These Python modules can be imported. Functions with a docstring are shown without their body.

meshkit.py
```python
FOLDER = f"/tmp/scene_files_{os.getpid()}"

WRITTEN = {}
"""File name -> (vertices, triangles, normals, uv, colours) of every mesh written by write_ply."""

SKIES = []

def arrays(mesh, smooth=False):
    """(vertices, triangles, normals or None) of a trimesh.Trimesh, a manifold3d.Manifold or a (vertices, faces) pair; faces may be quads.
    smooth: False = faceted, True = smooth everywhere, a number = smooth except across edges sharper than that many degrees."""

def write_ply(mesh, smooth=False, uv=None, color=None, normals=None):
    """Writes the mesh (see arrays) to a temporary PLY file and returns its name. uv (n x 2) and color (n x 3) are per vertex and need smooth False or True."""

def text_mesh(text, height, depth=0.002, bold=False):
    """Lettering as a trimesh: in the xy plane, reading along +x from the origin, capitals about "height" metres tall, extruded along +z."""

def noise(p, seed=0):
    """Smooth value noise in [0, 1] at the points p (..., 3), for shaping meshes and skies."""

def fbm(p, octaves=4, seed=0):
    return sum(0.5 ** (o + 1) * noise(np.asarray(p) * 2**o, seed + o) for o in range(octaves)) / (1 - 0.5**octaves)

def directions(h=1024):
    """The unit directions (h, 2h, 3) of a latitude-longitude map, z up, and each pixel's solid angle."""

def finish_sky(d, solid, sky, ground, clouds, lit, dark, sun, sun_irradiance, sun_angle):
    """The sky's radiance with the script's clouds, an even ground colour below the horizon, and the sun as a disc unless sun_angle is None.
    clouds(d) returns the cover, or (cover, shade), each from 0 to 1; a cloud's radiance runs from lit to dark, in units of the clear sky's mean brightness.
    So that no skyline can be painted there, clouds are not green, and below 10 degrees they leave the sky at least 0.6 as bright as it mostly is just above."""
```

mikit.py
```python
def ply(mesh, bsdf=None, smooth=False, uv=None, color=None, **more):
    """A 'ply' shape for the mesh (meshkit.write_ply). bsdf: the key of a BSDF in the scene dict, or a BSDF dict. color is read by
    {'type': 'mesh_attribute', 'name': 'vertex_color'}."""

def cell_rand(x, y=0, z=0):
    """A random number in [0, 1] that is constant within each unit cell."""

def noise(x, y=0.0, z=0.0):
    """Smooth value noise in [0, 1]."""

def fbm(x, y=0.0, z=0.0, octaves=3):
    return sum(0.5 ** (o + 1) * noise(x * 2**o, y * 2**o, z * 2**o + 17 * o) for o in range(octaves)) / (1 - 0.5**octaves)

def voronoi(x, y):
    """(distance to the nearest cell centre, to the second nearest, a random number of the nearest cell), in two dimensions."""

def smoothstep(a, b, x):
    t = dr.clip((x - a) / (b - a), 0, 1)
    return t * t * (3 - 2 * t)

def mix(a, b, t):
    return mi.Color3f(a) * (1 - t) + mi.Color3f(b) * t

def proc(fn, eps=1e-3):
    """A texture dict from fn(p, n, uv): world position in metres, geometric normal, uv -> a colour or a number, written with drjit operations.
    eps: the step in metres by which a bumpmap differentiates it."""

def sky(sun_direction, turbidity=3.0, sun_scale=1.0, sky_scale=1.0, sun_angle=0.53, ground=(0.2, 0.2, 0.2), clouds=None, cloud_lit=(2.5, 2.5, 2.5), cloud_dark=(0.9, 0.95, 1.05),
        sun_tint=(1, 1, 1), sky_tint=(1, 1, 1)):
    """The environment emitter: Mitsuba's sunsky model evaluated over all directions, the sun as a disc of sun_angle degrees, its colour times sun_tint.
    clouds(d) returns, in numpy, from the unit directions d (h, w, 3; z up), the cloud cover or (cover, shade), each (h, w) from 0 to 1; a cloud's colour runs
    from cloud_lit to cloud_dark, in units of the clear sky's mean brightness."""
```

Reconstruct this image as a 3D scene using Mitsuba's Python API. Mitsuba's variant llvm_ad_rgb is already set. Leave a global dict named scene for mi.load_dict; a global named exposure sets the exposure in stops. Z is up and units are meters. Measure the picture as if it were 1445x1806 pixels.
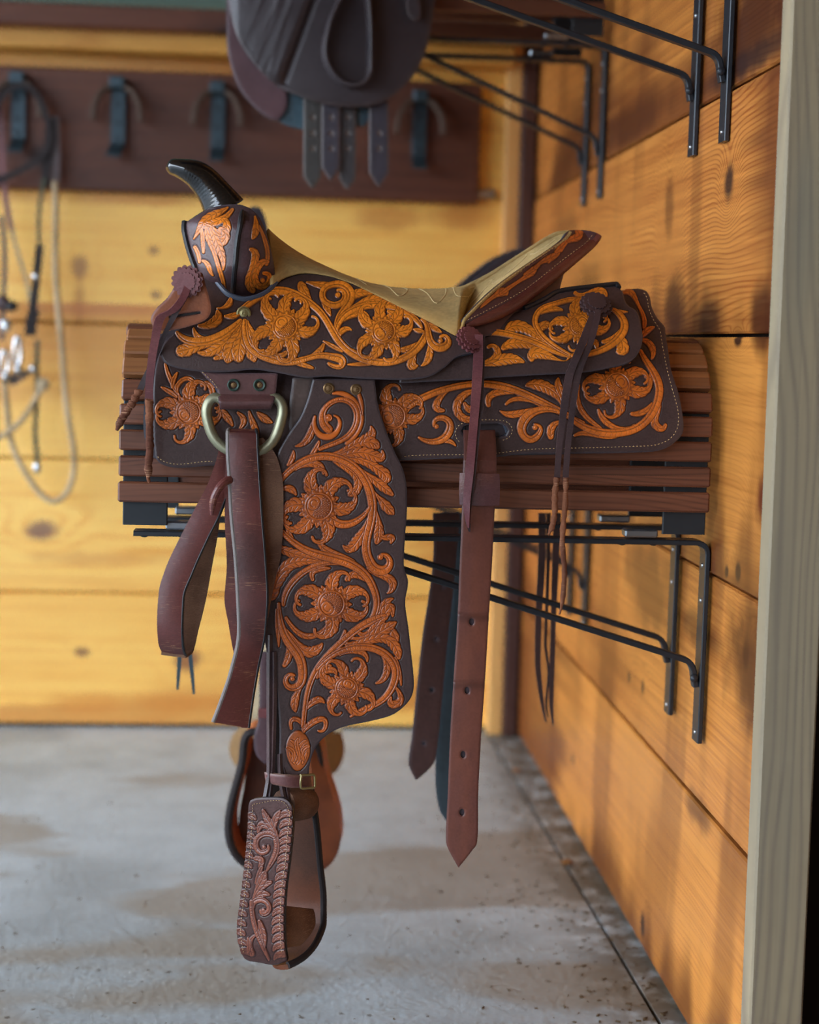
import math, random
import numpy as np, trimesh, shapely
import drjit as dr
import mitsuba as mi
import mikit, meshkit
from mikit import noise, fbm, voronoi, cell_rand, smoothstep, mix, proc
from scipy.interpolate import make_interp_spline, PchipInterpolator
from scipy.spatial import cKDTree
from scipy.ndimage import binary_dilation

random.seed(7); rng = np.random.default_rng(7)
T = mi.ScalarTransform4f
scene, labels = {}, {}

# ------------------------------------------------------------------ camera, sky, exposure
exposure = 5.15
CAM = np.array([-0.537, 0.0, 0.8895]); FPX = 2900.0
_psi, _p, _r = 0.07544, 0.102868, 0.026
_F = np.array([math.sin(_psi)*math.cos(_p), math.cos(_psi)*math.cos(_p), -math.sin(_p)])
_R0 = np.array([math.cos(_psi), -math.sin(_psi), 0]); _U0 = np.cross(_R0, _F)
_R = _R0*math.cos(_r) + _U0*math.sin(_r); _U = _U0*math.cos(_r) - _R0*math.sin(_r)
scene['camera'] = {'type': 'thinlens', 'fov': math.degrees(2*math.atan(722.5/FPX)), 'fov_axis': 'x',
    'aperture_radius': 0.0105, 'focus_distance': 1.985, 'near_clip': 0.05, 'far_clip': 100.0,
    'to_world': T().look_at(origin=CAM.tolist(), target=(CAM+_F).tolist(), up=_U.tolist())}

def overcast(d):
    c = meshkit.fbm(d*2.2 + 5, 4)
    return np.clip(0.62 + 1.1*(c-0.45), 0, 1), np.clip(1.4*(c-0.5), 0, 0.6)
scene['sky'] = mikit.sky([-0.8, -0.3, 0.75], turbidity=3.0, sun_scale=0.0, sky_scale=1.0, ground=(0.25, 0.25, 0.24),
    clouds=overcast, cloud_lit=(1.56, 1.68, 1.86), cloud_dark=(0.9, 1.0, 1.14))

# ------------------------------------------------------------------ measuring: where the sight line through a point of the photograph meets a depth plane
def at(px, py, Y):
    px, py, Y = np.broadcast_arrays(np.asarray(px, float), np.asarray(py, float), np.asarray(Y, float))
    d = _F + _R*((px-722.5)/FPX)[..., None] - _U*((py-903)/FPX)[..., None]
    return CAM + d*((Y-CAM[1])/d[..., 1])[..., None]
def on(px, py, S):
    """the same on a surface whose depth is S(z) (a leather panel that leans with its height)"""
    Y = np.full(np.shape(px), 2.0)
    for _ in range(6):
        P = at(px, py, Y); Y = S(P[..., 2])
    return at(px, py, Y)
def lin(c):
    c = np.asarray(c, float)/255.0
    return np.where(c < 0.04045, c/12.92, ((c+0.055)/1.055)**2.4)
def L(*c): return [float(v) for v in lin(c)]

# ------------------------------------------------------------------ scene book-keeping
def numbered(name):
    if name not in scene and name not in labels: return name
    k = 1
    while f'{name}_{k:03d}' in scene or f'{name}_{k:03d}' in labels: k += 1
    return f'{name}_{k:03d}'
def key_for(name, parent): return numbered(f'{parent}__{name}' if parent else name)
def obj(name, mesh, mat, parent=None, smooth=30, label=None, **more):
    k = key_for(name, parent)
    scene[k] = mikit.ply(mesh, mat, smooth=smooth, **more)
    if label: labels.setdefault(k, {})['label'] = label
    return k
def raw(name, v, f, n, mat, parent=None, color=None, label=None, kind=None):
    k = key_for(name, parent)
    path = meshkit.write_ply((v, f), False, None, color, normals=n)
    scene[k] = {'type': 'ply', 'filename': path, 'face_normals': n is None, 'bsdf': {'type': 'ref', 'id': mat}}
    if label: labels.setdefault(k, {})['label'] = label
    if kind: labels.setdefault(k, {})['kind'] = kind
    return k
def thing(name, label, cat, group=None):
    k = numbered(name); labels[k] = {'label': label, 'category': cat}
    if group: labels[k]['group'] = group
    return k
def tag(k, label, cat, group=None):
    labels[k] = {'label': label, 'category': cat}
    if group: labels[k]['group'] = group
    return k
def struct(k, label=None):
    labels[k] = {'kind': 'structure'}
    if label: labels[k]['label'] = label
    return k
def cat(ms): return trimesh.util.concatenate(ms)

# ------------------------------------------------------------------ mesh helpers
def box(x0, x1, y0, y1, z0, z1, ch=0.0):
    if ch <= 0:
        m = trimesh.creation.box((x1-x0, y1-y0, z1-z0))
        m.apply_translation(((x0+x1)/2, (y0+y1)/2, (z0+z1)/2)); return m
    pts = []
    for sx in (0, 1):
        for sy in (0, 1):
            for sz in (0, 1):
                c = np.array([x1 if sx else x0, y1 if sy else y0, z1 if sz else z0])
                s = np.array([-1 if sx else 1, -1 if sy else 1, -1 if sz else 1])*ch
                for ax in range(3):
                    q = c + s; q[ax] = c[ax]; pts.append(q)
    return trimesh.convex.convex_hull(np.array(pts))
def spline(pts, n, k=3):
    pts = np.asarray(pts, float)
    if len(pts) < 3: k = 1
    elif len(pts) < 4: k = 2
    d = np.r_[0, np.cumsum(np.linalg.norm(np.diff(pts[:, :2], axis=0), axis=1) + 1e-9)]
    return make_interp_spline(d, pts, k=min(k, 3))(np.linspace(0, d[-1], n)) if k > 1 else np.stack([np.interp(np.linspace(0, d[-1], n), d, pts[:, j]) for j in range(pts.shape[1])], 1)
def spline3(pts, n):
    """through 3-D (or more) points, monotone in each coordinate"""
    pts = np.asarray(pts, float)
    d = np.r_[0, np.cumsum(np.linalg.norm(np.diff(pts[:, :3], axis=0), axis=1) + 1e-9)]
    return PchipInterpolator(d, pts, axis=0)(np.linspace(0, d[-1], n))
def tube(path, radius, sides=10, caps=True, ry=None):
    """a round (or, with ry, oval: ry along the world depth axis) tube along a path"""
    p = np.asarray(path, float); n = len(p)
    r = np.broadcast_to(np.asarray(radius, float), (n,)); r2 = r if ry is None else np.broadcast_to(np.asarray(ry, float), (n,))
    t = np.gradient(p, axis=0); t /= np.linalg.norm(t, axis=1, keepdims=True) + 1e-12
    ref = np.array([0, 1.0, 0]) if ry is not None else (np.array([0, 0, 1.0]) if abs(t[:, 2]).max() < 0.9 else np.array([0.0, 1.0, 0.02]))
    b = ref - t*(t @ ref)[:, None]; b /= np.linalg.norm(b, axis=1, keepdims=True) + 1e-12
    a = np.cross(b, t)
    ang = np.arange(sides)*2*np.pi/sides
    v = p[:, None] + (np.cos(ang)[None, :, None]*a[:, None])*r[:, None, None] + (np.sin(ang)[None, :, None]*b[:, None])*r2[:, None, None]
    i, j = np.meshgrid(np.arange(n-1), np.arange(sides), indexing='ij'); j2 = (j+1) % sides
    q = np.stack([i*sides+j, i*sides+j2, (i+1)*sides+j2, (i+1)*sides+j], -1).reshape(-1, 4)
    f = np.vstack([q[:, [0, 1, 2]], q[:, [0, 2, 3]]]); v = v.reshape(-1, 3)
    if caps:
        v = np.vstack([v, p[0], p[-1]]); k = np.arange(sides)
        f = np.vstack([f, np.stack([k*0+n*sides, (k+1) % sides, k], 1), np.stack([k*0+n*sides+1, (n-1)*sides+k, (n-1)*sides+(k+1) % sides], 1)])
    m = trimesh.Trimesh(v, f, process=False); trimesh.repair.fix_normals(m); return m
def flatbar(path, w, t, across):
    """a flat bar of width w (along 'across') and thickness t swept along a polyline with rounded bends"""
    p = np.asarray(path, float); n = len(p)
    tg = np.gradient(p, axis=0); tg /= np.linalg.norm(tg, axis=1, keepdims=True)
    b = np.broadcast_to(np.asarray(across, float), (n, 3)); b = b - tg*(tg*b).sum(1)[:, None]; b /= np.linalg.norm(b, axis=1, keepdims=True)
    a = np.cross(tg, b)
    c = 0.18*min(w, t)
    prof = [(-w/2+c, -t/2), (w/2-c, -t/2), (w/2, -t/2+c), (w/2, t/2-c), (w/2-c, t/2), (-w/2+c, t/2), (-w/2, t/2-c), (-w/2, -t/2+c)]
    v = np.stack([p + b*u + a*s for u, s in prof], 1); s = len(prof)
    i, j = np.meshgrid(np.arange(n-1), np.arange(s), indexing='ij'); j2 = (j+1) % s
    q = np.stack([i*s+j, i*s+j2, (i+1)*s+j2, (i+1)*s+j], -1).reshape(-1, 4)
    f = np.vstack([q[:, [0, 1, 2]], q[:, [0, 2, 3]]]); v = v.reshape(-1, 3)
    k = np.arange(1, s-1)
    f = np.vstack([f, np.stack([k*0, k+1, k], 1), np.stack([k*0+(n-1)*s, (n-1)*s+k, (n-1)*s+k+1], 1)])
    m = trimesh.Trimesh(v, f, process=False); trimesh.repair.fix_normals(m); return m
def bend(points, r, n=7):
    """a polyline with its corners rounded"""
    P = [np.asarray(p, float) for p in points]; out = [P[0]]
    for a, b, c in zip(P[:-2], P[1:-1], P[2:]):
        u, v = (a-b)/np.linalg.norm(a-b), (c-b)/np.linalg.norm(c-b)
        s, e = b+u*r, b+v*r
        for k in np.linspace(0, 1, n): out.append((1-k)**2*s + 2*k*(1-k)*b + k*k*e)
    out.append(P[-1]); return np.array(out)
def loft(rows, thick=0.0, up=False):
    """a sheet through rows of points (n, m, 3); with thick it gets a back and edges"""
    g = np.asarray(rows, float); n, m = g.shape[:2]
    i, j = np.meshgrid(np.arange(n-1), np.arange(m-1), indexing='ij')
    q = np.stack([i*m+j, i*m+j+1, (i+1)*m+j+1, (i+1)*m+j], -1).reshape(-1, 4)
    f = np.vstack([q[:, [0, 1, 2]], q[:, [0, 2, 3]]]); v = g.reshape(-1, 3)
    if thick:
        nr = np.cross(np.gradient(g, axis=0), np.gradient(g, axis=1)); nr /= np.linalg.norm(nr, axis=2, keepdims=True) + 1e-12
        flip = nr[..., 2].mean() < 0 if up else nr[..., 1].mean() > 0
        if flip: nr = -nr
        b = (g - nr*thick).reshape(-1, 3); N = n*m
        rim = np.r_[np.arange(m), np.arange(1, n)*m+m-1, (n-1)*m+np.arange(m-2, -1, -1), np.arange(n-2, 0, -1)*m]
        r2 = np.roll(rim, -1)
        f = np.vstack([f, f[:, ::-1]+N, np.stack([rim, rim+N, r2], 1), np.stack([r2, rim+N, r2+N], 1)]); v = np.vstack([v, b])
    t = trimesh.Trimesh(v, f, process=False); trimesh.repair.fix_normals(t, multibody=False); return t
def ribbon(rows, thick=0.004, n=40, m=5, crown=0.0):
    """a strap from rows (left x, y, depth, right x, y, depth): its two edges as measured in the photograph, each point at its own depth"""
    r = np.asarray(rows, float)
    a, b = at(r[:, 0], r[:, 1], r[:, 2]), at(r[:, 3], r[:, 4], r[:, 5])
    ab = spline3(np.hstack([(a+b)/2, a, b]), n); a, b = ab[:, 3:6], ab[:, 6:9]
    k = np.linspace(0, 1, m)[None, :, None]
    g = a[:, None]*(1-k) + b[:, None]*k
    if crown:
        nr = np.cross(np.gradient(g, axis=0), np.gradient(g, axis=1)); nr /= np.linalg.norm(nr, axis=2, keepdims=True)+1e-12
        if nr[..., 1].mean() > 0: nr = -nr
        g = g + nr*(crown*(4*k*(1-k)))
    return loft(g, thick)
def ellipsoid(c, r, sub=2):
    m = trimesh.creation.icosphere(subdivisions=sub); m.apply_scale(r); m.apply_translation(c); return m
def lathe_y(profile, c, sides=24):
    """a round boss facing the room (its axis along depth); profile of (radius, how far it stands out towards the camera side)"""
    p = np.asarray(profile, float); a = np.arange(sides)*2*np.pi/sides
    v = np.stack([c[0]+p[:, :1]*np.cos(a), c[1]-p[:, 1:2]+0*a, c[2]+p[:, :1]*np.sin(a)], -1); n, s = v.shape[:2]
    i, j = np.meshgrid(np.arange(n-1), np.arange(s), indexing='ij'); j2 = (j+1) % s
    q = np.stack([i*s+j, i*s+j2, (i+1)*s+j2, (i+1)*s+j], -1).reshape(-1, 4)
    m = trimesh.Trimesh(v.reshape(-1, 3), np.vstack([q[:, [0, 1, 2]], q[:, [0, 2, 3]]]), process=False); trimesh.repair.fix_normals(m); return m

# ------------------------------------------------------------------ materials
def bs(name, color, rough=0.5, spec=0.5, metal=0.0, coat=0.0, coat_gloss=0.8, sheen=0.0, bump=None, bscale=0.001):
    c = color if isinstance(color, dict) else {'type': 'rgb', 'value': color}
    d = {'type': 'principled', 'base_color': c, 'roughness': rough, 'specular': spec, 'metallic': metal, 'clearcoat': coat, 'clearcoat_gloss': coat_gloss, 'sheen': sheen}
    if bump is not None:
        d = {'type': 'bumpmap', 'arbitrary': {**bump}, 'scale': bscale, 'bsdf': d}
    scene[name] = {'type': 'twosided', 'bsdf': d}

def wood_fn(axis, light, mid, dark, knotc, seed, pitch=0.3015, off=0.0035, streak=0.0, knots=0.5, rings=30.0, blot=0.5, marks=()):
    light, mid, dark, knotc = L(*light), L(*mid), L(*dark), L(*knotc)
    def fn(p, n, uv):
        s = p.x if axis == 0 else (p.y if axis == 1 else p.z)
        t = (p.z if axis < 2 else p.x) + 0.15*(p.y if axis != 1 else p.x)
        k = dr.floor((t-off)/pitch)
        r = cell_rand(k, seed)
        s2 = s + r*13.0
        v1, v2, vr = voronoi(s2*1.9, t*3.6 + seed)
        has = dr.select(vr < knots, 1.0, 0.0)
        near = dr.exp(-dr.square(v1/0.17))*has
        for (ms, mt, rs, rt_, strength, col) in marks:
            if rs < 0.05: near = near + dr.exp(-(dr.square((s-ms)/(rs*1.6)) + dr.square((t-mt)/(rt_*1.6))))
        w = fbm(s2*1.5, t*7.0, seed, 3)
        ring = t*rings + w*(5.0 + rings*0.05) + near*(2.0 + rings*0.035)
        g = 0.5 + 0.5*dr.sin(2*math.pi*ring)
        fine = 0.45*noise(s2*9.0, t*420.0, seed) + 0.55*noise(s2*2.6, t*150.0, seed+2)
        gw = smoothstep(0.3, 0.65, fbm(s2*0.9, t*3.0, seed+8, 2))
        c = mix(light, mid, dr.clip((0.12+0.42*gw)*g*g*g + 0.7*(fine-0.25) + 0.5*(r-0.4) + 0.35*(fbm(s2*2.2, t*5.0, seed+9, 3)-0.4), 0, 1))
        b = smoothstep(0.47, 0.7, fbm(s2*1.2 + 7, t*2.6, seed+3, 3) + 0.10*(noise(s2*4.0, t*60.0, seed+6)-0.5))
        c = mix(c, mi.Color3f(dark), b*blot)
        if streak > 0:
            v = smoothstep(0.46, 0.74, fbm(s*11.0, t*1.6, seed+5, 3))
            c = mix(c, mi.Color3f(dark), v*streak)
        if streak > 0:
            f = (t-off)/pitch - k
            c = mix(c, mi.Color3f(dark)*0.75, smoothstep(0.34, 0.0, f + 0.45*(noise(s*17.0, r*9.0)-0.35))*0.8*smoothstep(0.25, 0.55, noise(s*2.3, r*40.0)))
        c = mix(c, mi.Color3f(dark), smoothstep(0.26, 0.10, v1 + 0.08*noise(s2*18, t*18))*has*0.55)
        for (ms, mt, rs, rt_, strength, col) in marks:
            e = dr.sqrt(dr.square((s-ms)/rs) + dr.square((t-mt)/rt_)) + 0.7*(fbm(s*22.0, t*22.0, ms*31.0, 3)-0.5)
            c = mix(c, mi.Color3f(col), smoothstep(1.15, 0.35, e)*strength)
        kk = smoothstep(0.12, 0.06, v1 + 0.05*noise(s2*30, t*30))*has
        c = mix(c, mi.Color3f(knotc), kk*0.85)
        return c
    return fn
def wood_bump(axis, rings=420.0):
    def fn(p, n, uv):
        s = p.x if axis == 0 else (p.y if axis == 1 else p.z)
        t = (p.z if axis < 2 else p.x)
        return noise(s*10, t*rings*0.6) * 0.6 + 0.4*noise(s*60, t*90)
    return proc(fn, 5e-4)

def wall_spot(px, py):
    d = _F + _R*((px-722.5)/FPX) - _U*((py-903)/FPX); P = CAM + d*(-CAM[0]/d[0]); return float(P[1]), float(P[2] + 0.15*0)
KN, ST_, RD = L(44, 24, 20), L(66, 28, 12), L(86, 30, 18)
MR = []
for px, py, a, b, w_, c_ in ((1286, 322, 0.022, 0.026, 0.85, KN), (1346, 884, 0.030, 0.034, 0.8, RD), (1282, 1009, 0.010, 0.009, 0.95, KN), (1302, 1010, 0.011, 0.012, 0.95, KN), (1311, 1155, 0.014, 0.018, 0.9, KN), (1106, 1194, 0.012, 0.010, 0.9, KN),
        (1130, 1211, 0.012, 0.013, 0.9, KN), (1008, 1337, 0.02, 0.014, 0.7, KN), (1131, 1632, 0.014, 0.02, 0.8, KN), (1180, 370, 0.03, 0.05, 0.5, ST_), (1335, 1190, 0.11, 0.07, 0.8, ST_), (1140, 1030, 0.16, 0.06, 0.6, ST_), (1330, 40, 0.16, 0.06, 0.85, ST_), (1310, 110, 0.2, 0.015, 0.7, KN),
        (1110, 215, 0.25, 0.03, 0.65, ST_), (1010, 250, 0.2, 0.06, 0.5, ST_), (1190, 545, 0.05, 0.035, 0.75, ST_), (1250, 560, 0.06, 0.03, 0.75, ST_), (1345, 560, 0.05, 0.035, 0.8, ST_), (1302, 600, 0.018, 0.008, 0.9, KN), (1230, 1430, 0.06, 0.02, 0.6, ST_), (1000, 420, 0.12, 0.05, 0.45, ST_), (1225, 1110, 0.1, 0.02, 0.6, ST_), (1060, 120, 0.1, 0.08, 0.4, ST_)):
    y_, z_ = wall_spot(px, py); k_ = 1.35 if a > 0.045 else 1.1; MR.append((y_, z_, a*k_, b*k_, min(w_*1.15, 0.95), c_))
MB = []
for px, py, a, b, w_, c_ in ((75, 935, 0.045, 0.028, 0.8, L(92, 52, 66)), (145, 1150, 0.02, 0.012, 0.8, L(104, 56, 44)), (330, 1165, 0.035, 0.03, 0.75, L(110, 44, 40)), (272, 442, 0.016, 0.012, 0.7, L(110, 64, 56)), (276, 520, 0.016, 0.014, 0.75, L(104, 60, 56)), (140, 470, 0.02, 0.03, 0.6, L(112, 62, 60)), (140, 530, 0.016, 0.06, 0.5, L(150, 82, 40)),
        (150, 1240, 0.11, 0.03, 0.6, L(206, 128, 46)), (300, 1240, 0.12, 0.03, 0.5, L(206, 128, 46)), (160, 985, 0.2, 0.02, 0.45, L(196, 124, 58)), (690, 385, 0.10, 0.03, 0.55, L(178, 96, 34)), (250, 350, 0.16, 0.02, 0.5, L(190, 108, 44)), (180, 545, 0.25, 0.018, 0.6, L(196, 118, 66)), (820, 380, 0.08, 0.05, 0.6, L(170, 86, 30))):
    P_ = at(px, py, 3.70); MB.append((float(P_[0]), float(P_[2]) + 0.15*3.70, a, b, w_, c_))
bs('pine_back', proc(wood_fn(0, (252, 202, 104), (226, 152, 54), (182, 100, 34), (84, 50, 48), 3, knots=0.0, rings=14.0, blot=0.6, marks=MB)), 0.42, 0.5)
bs('pine_right', proc(wood_fn(1, (204, 134, 62), (150, 80, 32), (92, 42, 17), (46, 24, 18), 11, streak=0.42, knots=0.0, rings=150.0, blot=0.8, marks=MR)), 0.36, 0.5, bump=wood_bump(1), bscale=0.0006)
bs('dark_plank', proc(wood_fn(0, (104, 58, 38), (80, 42, 28), (60, 32, 22), (44, 26, 24), 5, pitch=5.0, knots=0.15)), 0.5, 0.4)
bs('ledge_wood', proc(wood_fn(0, (216, 160, 74), (190, 128, 50), (160, 100, 44), (110, 70, 44), 8, pitch=5.0, knots=0.1)), 0.5, 0.4)
bs('slat_wood', proc(wood_fn(0, (116, 70, 48), (82, 46, 33), (60, 36, 28), (60, 36, 30), 21, pitch=0.021, knots=0.0, rings=160.0)), 0.42, 0.45)
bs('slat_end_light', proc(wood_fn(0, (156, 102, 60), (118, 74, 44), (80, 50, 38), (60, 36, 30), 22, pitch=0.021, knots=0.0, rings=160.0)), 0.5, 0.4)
bs('post_wood', proc(wood_fn(2, (158, 142, 114), (130, 116, 98), (110, 113, 105), (120, 112, 78), 31, pitch=5.0, knots=0.25, rings=70.0, blot=0.5)), 0.6, 0.35)
bs('corner_dark', proc(wood_fn(2, (84, 52, 40), (66, 40, 34), (54, 34, 34), (40, 26, 24), 33, pitch=5.0, knots=0.1)), 0.5, 0.4)
bs('corner_pale', proc(wood_fn(2, (222, 170, 100), (206, 150, 84), (180, 122, 66), (120, 80, 50), 35, pitch=5.0, knots=0.1)), 0.5, 0.4)
bs('gap_dark', L(34, 24, 20), 0.8, 0.2)
bs('upper_wall_paint', L(96, 116, 104), 0.7, 0.3)
bs('ceiling_wood', L(150, 112, 74), 0.7, 0.3)
bs('steel_black', L(44, 48, 54), 0.36, 0.5, metal=0.35)
bs('steel_zinc', L(150, 158, 166), 0.3, 0.5, metal=0.9)
bs('rubber_black', L(32, 36, 40), 0.55, 0.4)

def concrete_fn(p, n, uv):
    a = fbm(p.x*2.3, p.y*2.3, 2.0, 4); b = fbm(p.x*24, p.y*24, 5.0, 3); s = noise(p.x*260, p.y*260)
    c = mix(L(176, 188, 194), L(150, 160, 164), smoothstep(0.35, 0.7, a))
    c = c*(0.86 + 0.2*b + 0.1*s)
    # brown damp stain across the slab
    st = smoothstep(0.53, 0.66, fbm(p.x*2.1 + 3.3, p.y*4.6 + 1.7, 9.0, 4) + 0.32*dr.exp(-dr.square((p.y-2.62)/0.16))*smoothstep(-0.95, -0.55, p.x) - 0.05)
    c = mix(c, L(132, 116, 92), st*0.55)
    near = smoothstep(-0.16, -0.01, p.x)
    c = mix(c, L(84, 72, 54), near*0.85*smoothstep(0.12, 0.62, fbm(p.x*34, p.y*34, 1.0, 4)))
    # small dark specks, thicker towards the doorway
    v1, v2, vr = voronoi(p.x*26, p.y*26)
    c = mix(c, L(70, 60, 48), smoothstep(0.22, 0.1, v1 + 0.16*noise(p.x*150, p.y*150))*dr.select(vr < 0.30*smoothstep(2.9, 1.9, p.y)*smoothstep(0.4, 0.65, fbm(p.x*5, p.y*5, 4.0, 2)) + 0.02, 0.7, 0.0))
    return c
def concrete_bump(p, n, uv): return fbm(p.x*120, p.y*120, 1.0, 3)
bs('concrete', proc(concrete_fn), 0.62, 0.35, bump=proc(concrete_bump, 1e-3), bscale=0.0012)
bs('joint_dirt', L(84, 72, 56), 0.85, 0.2)

def leather_fn(base, alt, wear, seed, wamt=0.3):
    base, alt, wear = L(*base), L(*alt), L(*wear)
    def fn(p, n, uv):
        a = fbm(p.x*16 + seed, p.y*16, p.z*16, 3); g = noise(p.x*700, p.y*700, p.z*700); s = noise(p.x*150, p.y*150, p.z*900 + seed)
        c = mix(base, alt, smoothstep(0.3, 0.7, a))*(0.84 + 0.3*g)
        return mix(c, mi.Color3f(wear), smoothstep(0.62, 0.95, 0.55*s + 0.5*fbm(p.x*40, p.y*40, p.z*40 + seed, 2))*wamt)
    return fn
def grain_fn(p, n, uv): return 0.6*fbm(p.x*520, p.y*520, p.z*520, 2) + 0.4*noise(p.x*170, p.y*170, p.z*170)
grain = proc(grain_fn, 4e-4)
bs('tooled_leather', {'type': 'mesh_attribute', 'name': 'vertex_color'}, 0.36, 0.34, coat=0.22, coat_gloss=0.85)
bs('carved_leather', {'type': 'mesh_attribute', 'name': 'vertex_color'}, 0.28, 0.42, coat=0.6, coat_gloss=0.9)
bs('suede', {'type': 'mesh_attribute', 'name': 'vertex_color'}, 0.95, 0.1, sheen=0.6)
bs('latigo_leather', proc(leather_fn((98, 50, 46), (70, 36, 34), (156, 112, 84), 3, 0.7)), 0.34, 0.5, coat=0.3, bump=grain, bscale=0.00018)
bs('billet_leather', proc(leather_fn((112, 66, 52), (86, 54, 56), (140, 104, 84), 9, 0.3)), 0.34, 0.5, coat=0.25, bump=grain, bscale=0.0004)
bs('dark_leather', proc(leather_fn((70, 50, 50), (54, 40, 42), (96, 70, 62), 15, 0.25)), 0.42, 0.45, coat=0.1, bump=grain, bscale=0.0004)
bs('burgundy_leather', proc(leather_fn((118, 66, 66), (96, 50, 54), (150, 100, 88), 19, 0.3)), 0.4, 0.45, bump=grain, bscale=0.0003)
bs('flesh_leather', proc(leather_fn((128, 96, 76), (96, 68, 54), (160, 128, 104), 25, 0.5)), 0.85, 0.2, bump=grain, bscale=0.0008)
bs('raw_leather', proc(leather_fn((134, 86, 62), (90, 54, 42), (190, 146, 114), 27, 0.8)), 0.9, 0.15, bump=grain, bscale=0.0012)
bs('roll_leather', proc(leather_fn((112, 58, 46), (92, 46, 40), (140, 84, 62), 61, 0.3)), 0.33, 0.5, coat=0.3, bump=grain, bscale=0.0003)
bs('tan_leather', proc(leather_fn((160, 84, 50), (138, 70, 44), (176, 108, 74), 29, 0.2)), 0.45, 0.4, bump=grain, bscale=0.0003)
bs('english_leather', proc(leather_fn((62, 54, 56), (50, 44, 48), (84, 74, 72), 37, 0.2)), 0.38, 0.5, bump=grain, bscale=0.0004)
bs('english_lining', proc(leather_fn((92, 66, 70), (76, 54, 60), (104, 84, 84), 41, 0.2)), 0.5, 0.4)
bs('teal_strap', L(50, 66, 74), 0.5, 0.4)
bs('stirrup_leather', proc(leather_fn((96, 48, 22), (68, 36, 20), (84, 52, 34), 45, 0.3)), 0.55, 0.35)
bs('black_leather', L(34, 26, 26), 0.6, 0.3)
bs('warm_leather', proc(leather_fn((116, 60, 32), (92, 46, 26), (130, 80, 50), 71, 0.2)), 0.5, 0.35)
bs('edge_blue', L(64, 72, 86), 0.4, 0.5)
bs('edge_worn', L(120, 112, 108), 0.5, 0.4)
bs('edge_dark', L(30, 31, 35), 0.4, 0.5)
bs('horn_wrap', L(10, 11, 13), 0.12, 0.7, coat=1.0, coat_gloss=0.97)
bs('thread_pale', L(200, 178, 130), 0.9, 0.1)
bs('thread', L(214, 182, 132), 0.8, 0.2)
bs('brass_old', L(150, 138, 96), 0.42, 0.5, metal=0.75)
bs('galvanised', L(150, 148, 122), 0.38, 0.5, metal=0.7)
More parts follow.
